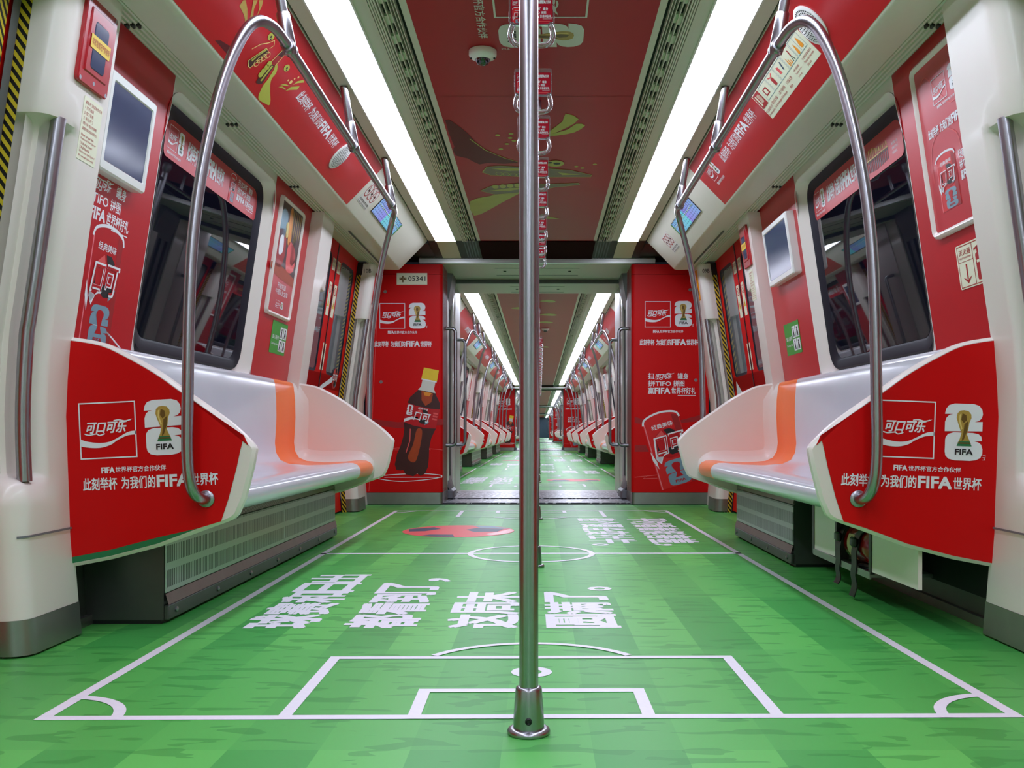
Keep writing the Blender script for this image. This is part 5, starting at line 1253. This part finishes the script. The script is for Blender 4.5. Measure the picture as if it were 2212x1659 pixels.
# fire extinguisher bay under the can-side bench
def ext_bay():
    s = 1; A_ = 1.15
    t = thing('extinguisher_rack', 'cream boarded rack under the can-side bench', 'rack', (1.27, 3.3, .1))
    def board(y0, y1, z0a, z0b, nm):
        b_ = MB(); o_ = [(y0, z0a), (y1, z0b), (y1, .345), (y0, .345)]
        b_.loft([[(a, y, z) for y, z in o_] for a in (A_, A_ + .012)], CREAM, True, True); b_.build(nm, t, 0)
    board(3.52, 3.80, .125, .118, 'far_board'); board(2.76, 3.15, .128, .124, 'near_board')
    b_ = MB(); b_.box(A_ - .004, A_ + .01, 3.145, 3.165, .115, .345, BLACK); b_.box(A_ - .004, A_ + .01, 3.505, 3.525, .115, .345, BLACK); b_.box(A_ - .002, A_ + .01, 3.80, 3.83, .10, .345, BLACK); b_.build('rack_edging', t, 0)
    b_ = MB(); b_.box(A_, 1.38, 3.15, 3.52, .104, .116, STEELD); b_.box(A_ - .006, A_, 3.15, 3.80, .098, .122, STEELD); b_.build('rack_shelf', t, 0)
    b_ = MB(); b_.box(1.36, 1.38, 2.76, 3.83, .10, .34, DARK); b_.build('rack_back', t, 0)
    e = thing('fire_extinguisher', 'red fire extinguisher lying strapped in the under-seat rack', 'fire extinguisher', (1.225, 3.33, .118))
    b_ = MB(); c = (1.228, 0, .19); b_.lathe([(.004, 3.498), (.05, 3.494), (.066, 3.478), (.071, 3.455), (.071, 3.25), (.064, 3.222), (.04, 3.203), (.02, 3.197), (.02, 3.17)], c, EXTRED, 32, 'y'); b_.build('cylinder_body', e, 50)
    b_ = MB(); b_.loft([[(1.228 + .0718 * math.cos(math.radians(g)), y, .19 + .0718 * math.sin(math.radians(g))) for g in range(150, 236, 8)] for y in (3.42, 3.36)], EXTLAB, closed=False); b_.build('cylinder_label', e, 50)
    b_ = MB(); b_.box(1.20, 1.25, 3.158, 3.182, .165, .215, STEEL, .004); b_.tube([(1.2, 3.17, .15), (1.18, 3.2, .13), (1.165, 3.3, .125)], .009, BLACK, 8); b_.build('valve_handle', e, 40)
    for yy, dz in ((3.48, .03), (3.305, .012)):
        st_ = thing('webbing_strap', 'black webbing strap over the %s of the extinguisher, end dangling' % ('far end' if dz > .02 else 'middle'), 'strap', (1.16, yy, .02), 'black straps round the extinguisher')
        b_ = MB(); wv = .026
        pts = [(1.30, .262), (1.262, .2645), (1.228, .2665), (1.19, .256), (1.163, .232), (1.150, .195), (1.146, .15), (1.143, .10), (1.146, .06), (1.138, dz)]
        L = cr([(a, z, 0) for a, z in pts], 4); n_ = len(L)
        b_.loft([[(p.x, yy - wv + .006 * math.sin(i * .9), p.y), (p.x, yy + wv + .006 * math.sin(i * .9), p.y), (p.x - .003, yy + wv + .006 * math.sin(i * .9), p.y + .002), (p.x - .003, yy - wv + .006 * math.sin(i * .9), p.y + .002)] for i, p in enumerate(L)], BLACK, True, True); b_.build('strap_webbing', st_, 50)
        b_ = MB(); b_.box(1.134, 1.15, yy - .026, yy + .026, .19, .225, BLACK, .006); b_.build('strap_buckle', st_, 30)
ext_bay()
# screens, posters and signs of the nearest bay
keep('screen', -1, wall_screen(-1, 2.775, 3.10, 1.40, 1.70, 'grey framed screen beside the nearest pillar, above the can print'))
keep('screen', 1, wall_screen(1, 4.66, 5.14, 1.405, 1.72, 'grey framed screen beyond the window, above a green sticker'))
keep('poster', -1, poster(-1, 4.67, 5.11, 1.205, 1.805, 'cream framed advert photo beyond the window, above a green sticker', 'photo'))
keep('poster', 1, poster(1, 2.71, 3.13, 1.245, 1.82, 'cream framed red advert beside the nearest pillar', 'red'))
for s in (-1, 1):
    fr = wall_frame(s); st_ = sticker('courtesy_seat_sign', 'green courtesy seat sticker below the ' + ('framed advert photo' if s < 0 else 'grey framed screen'), 'sign', fr, yu(s, 4.85), zv(1.02), yu(s, 5.135), zv(1.19), GREENS, courtesy, 'green courtesy seat stickers')
    for o in st_.children: o.location = fr.n * .0016
    keep('courtesy', s, st_)
fr = wall_frame(1); e_ = sticker('fire_extinguisher_sign', 'ivory fire extinguisher sticker under the framed red advert', 'sign', fr, yu(1, 2.71), zv(1.06), yu(1, 3.01), zv(1.20), IVORY, ext_sign, None, .008)
for o in e_.children: o.location = fr.n * .0016
release_box(-1, 2.44, 'red emergency release box on the nearest cream pillar')
release_box(-1, 6.9, 'red emergency release box on the pillar beside the bottle cabinet')
release_box(1, 5.25, 'red emergency release box on the pillar past the can-side screen')
fr = pillar_frame(-1, 0); sticker('instruction_sticker', 'ivory instruction sticker with red text under the nearest release box', 'sign', fr, 2.44 + .155, zv(1.37), 2.44 + .262, zv(1.545), IVORY, release_text)
fr = pillar_frame(1, 0); sticker('instruction_sticker', 'ivory instruction sticker on the pillar past the can-side screen', 'sign', fr, -5.46, zv(1.37), -5.36, zv(1.545), IVORY, release_text)
def amber_print(q, f, u0, v0, u1, v1, n):
    h_ = v1 - v0; wd = u1 - u0
    small_lines(q, f, u0 + wd * .15, v0 + h_ * .7, u1 - wd * .1, v0 + h_ * .92, ['紧急对讲', '求助按钮'], BLK, n); q.poly(f, cr2([(u0 + wd * .3, v0 + h_ * .12), (u0 + wd * .7, v0 + h_ * .2), (u0 + wd * .6, v0 + h_ * .5), (u0 + wd * .4, v0 + h_ * .35)], 3), BLK, n); q.frame(f, u0 + .006, v0 + .006, u1 - .006, v1 - .006, .002, BLK, n)
fr = pillar_frame(1, 0); sticker('intercom_sign', 'orange upright sign on the pillar beside the can cabinet', 'sign', fr, -7.17, zv(1.60), -7.02, zv(1.83), ORSIGN, amber_print, None, .006)
fr = slant_frame(1); sticker('safety_sign', 'ivory strip of extinguisher instructions on the red cove', 'sign', fr, yu(1, 3.885), SLANT * .257, yu(1, 3.215), SLANT * .70, IVORY, safety_print, None, .002)
for s in (-1, 1):
    fr = slant_frame(s)
    yb0, yb1 = (5.20, 5.46) if s < 0 else (6.5, 6.76)
    sticker('prohibition_sign', 'three red prohibition circles beside the lit route map, ' + SIDE[s], 'sign', fr, yu(s, yb0), SLANT * .22, yu(s, yb1), SLANT * .72, GREYP, prohibit, 'prohibition circles by the route maps')
    keep('route', s, route_display(s, 0.0, 'lit blue route map panel over the end door, ' + SIDE[s]))
keep('speaker', -1, speaker(-1, 4.55, .54, 'round white speaker grille after the slogan on the bottle side'))
keep('speaker', 1, speaker(1, 3.13, .45, 'round white speaker grille behind the rail above the safety strip'))
# small black clips in the ribbed soffit and soffit hardware
clip_n = 0
for s in (-1, 1):
    for yy, w_ in ((2.86, 'near the first pillar'), (3.78, 'above the window'), (4.74, 'above the far wall panel')):
        k_ = MB(s)
        for i in range(3): k_.box(1.212 + i * .018, 1.222 + i * .018, yy - .012, yy + .012, 1.848, 1.862, BLACK, .003)
        o = k_.build('soffit_clip', None, 0, origin=(s * 1.23, yy, 1.85)); props(o, 'small black clip in the ribbed soffit %s, %s' % (w_, SIDE[s]), 'clip', 'black clips in the ribbed soffits')
    k_ = MB(s); k_.box(1.16, 1.167, 5.75, 6.85, 1.842, 1.852, RUBG); o = k_.build('soffit_slot', None, 0, origin=(s * 1.16, 6.3, 1.85)); props(o, 'thin dark slot trim in the soffit over the end door, ' + SIDE[s], 'trim', 'dark slot trims over the doors')
    for yy in (5.62, 6.86):
        k_ = MB(s); k_.lathe([(.014, 1.852), (.014, 1.846), (.009, 1.843), (.001, 1.846)], (1.26, yy, 0), STEELD, 14); o = k_.build('soffit_lock', None, 40, origin=(s * 1.26, yy, 1.85)); props(o, 'tiny round lock in the soffit %s the end door, %s' % ('before' if yy < 6 else 'past', SIDE[s]), 'lock', 'round soffit locks')
# aisle poles, strap rail, straps and camera
keep('pole', 0, pole(1.845, 'big steel pole nearest the camera with a flanged foot'))
dup(near[('pole', 0)], 2.27, 'second steel pole, half hidden behind the front pole'); dup(near[('pole', 0)], 4.5, 'third steel pole, just before the gangway')
strap_bar(2.0, 7.1, 'overhead bar carrying the straps in the nearest carriage')
ys_ = [2.515, 3.04, 3.49, 4.02, 4.55, 5.08, 5.5, 5.9]
keep('strap', 0, strap(ys_[0], 'foremost clear hand strap with red card, beside the front pole'))
for i, yy in enumerate(ys_[1:]): dup(near[('strap', 0)], yy - ys_[0], '%s clear hand strap back from the front pole' % ORD[i + 2])
keep('camera', 0, dome_camera(-.198, 3.57, 'white dome camera on the red ceiling film'))
dup(near[('camera', 0)], 9.55, 'white dome camera on the ceiling past the gangway', dx=.3)

# ---------------------------------------------------------------- the carriages beyond
sp = {}
for s in (-1, 1):
    cove(s, 0.0 + BAYS2[0], ceil2, False); wall_film(s, BAYS2[0], car2[2] if s < 0 else car2[3], False)
parts2 = [o for o in list(ceil2.children) + list(car2[2].children) + list(car2[3].children) if o.name.split('.')[0] in ('cove_film', 'cove_lettering', 'wall_film')]
for o in parts2:
    for b_ in BAYS2[1:]:
        c = o.copy(); COL.objects.link(c); c.parent = o.parent; c.location.y += b_ - BAYS2[0]
CARW = ['past the gangway', 'two gangways away', 'three gangways away']
for ci in range(3):
    for bi, b_ in enumerate(BAYS2):
        off = b_ + CARLEN * ci; full = ci == 0
        wd_ = '%s bay %s' % (ORD[bi + 1], CARW[ci])
        for s in (-1, 1):
            sd = SIDE[s]; at = ', %s, %s' % (wd_, sd)
            for k_, lb in (('bench', 'white bench with red end'), ('grab_rail', 'curved overhead rail')) + ((('pillar', 'cream pillar with rail niche'), ('pillar_bench', 'cream pillar at the bench end')) if ci < 2 else ()):
                dup(near[(k_, s)], off, lb + at)
            if bi == 3 and ci < 2: dup(near[('pillar_end', s)], off, 'cream pillar by the cabinet' + at)
            if full:
                for k_, lb in (('window', 'dark window'), ('door', 'red door'), ('rail', 'steel niche rail'), ('screen', 'grey framed screen'), ('poster', 'framed advert'), ('route', 'lit route map'), ('heater', 'steel heater box')):
                    o = dup(near[(k_, s)], off, lb + at)
                if bi == 3: dup(near[('rail_end', s)], off, 'steel niche rail by the cabinet' + at)
                if bi == 0:
                    dup(near[('door', s)], off - 4.45, 'red door just past the gangway, ' + sd); dup(near[('pillar_bench', s)], off - 4.45, 'cream pillar just past the gangway, ' + sd)
                    dup(near[('route', s)], off - 4.45, 'lit route map just past the gangway, ' + sd)
        if ci < 2:
            for j in range(2): dup(near[('pole', 0)], off + .6 + 2.2 * j - (.0), '%s steel pole in the aisle, %s' % (ORD[j + 1], wd_))
for ci in range(2):
    strap_bar(9.6 + CARLEN * ci, 29.0 + CARLEN * ci, 'overhead strap bar ' + CARW[ci])
for i in range(26):
    yy = 11.6 + i * .62
    dup(near[('strap', 0)], yy - ys_[0], 'clear hand strap number %d past the gangway counting away' % (i + 1) if False else '%s clear hand strap past the gangway, seen by the front pole' % (ORD[i + 1] if i < 20 else ('twenty-' + ORD[i - 19])))
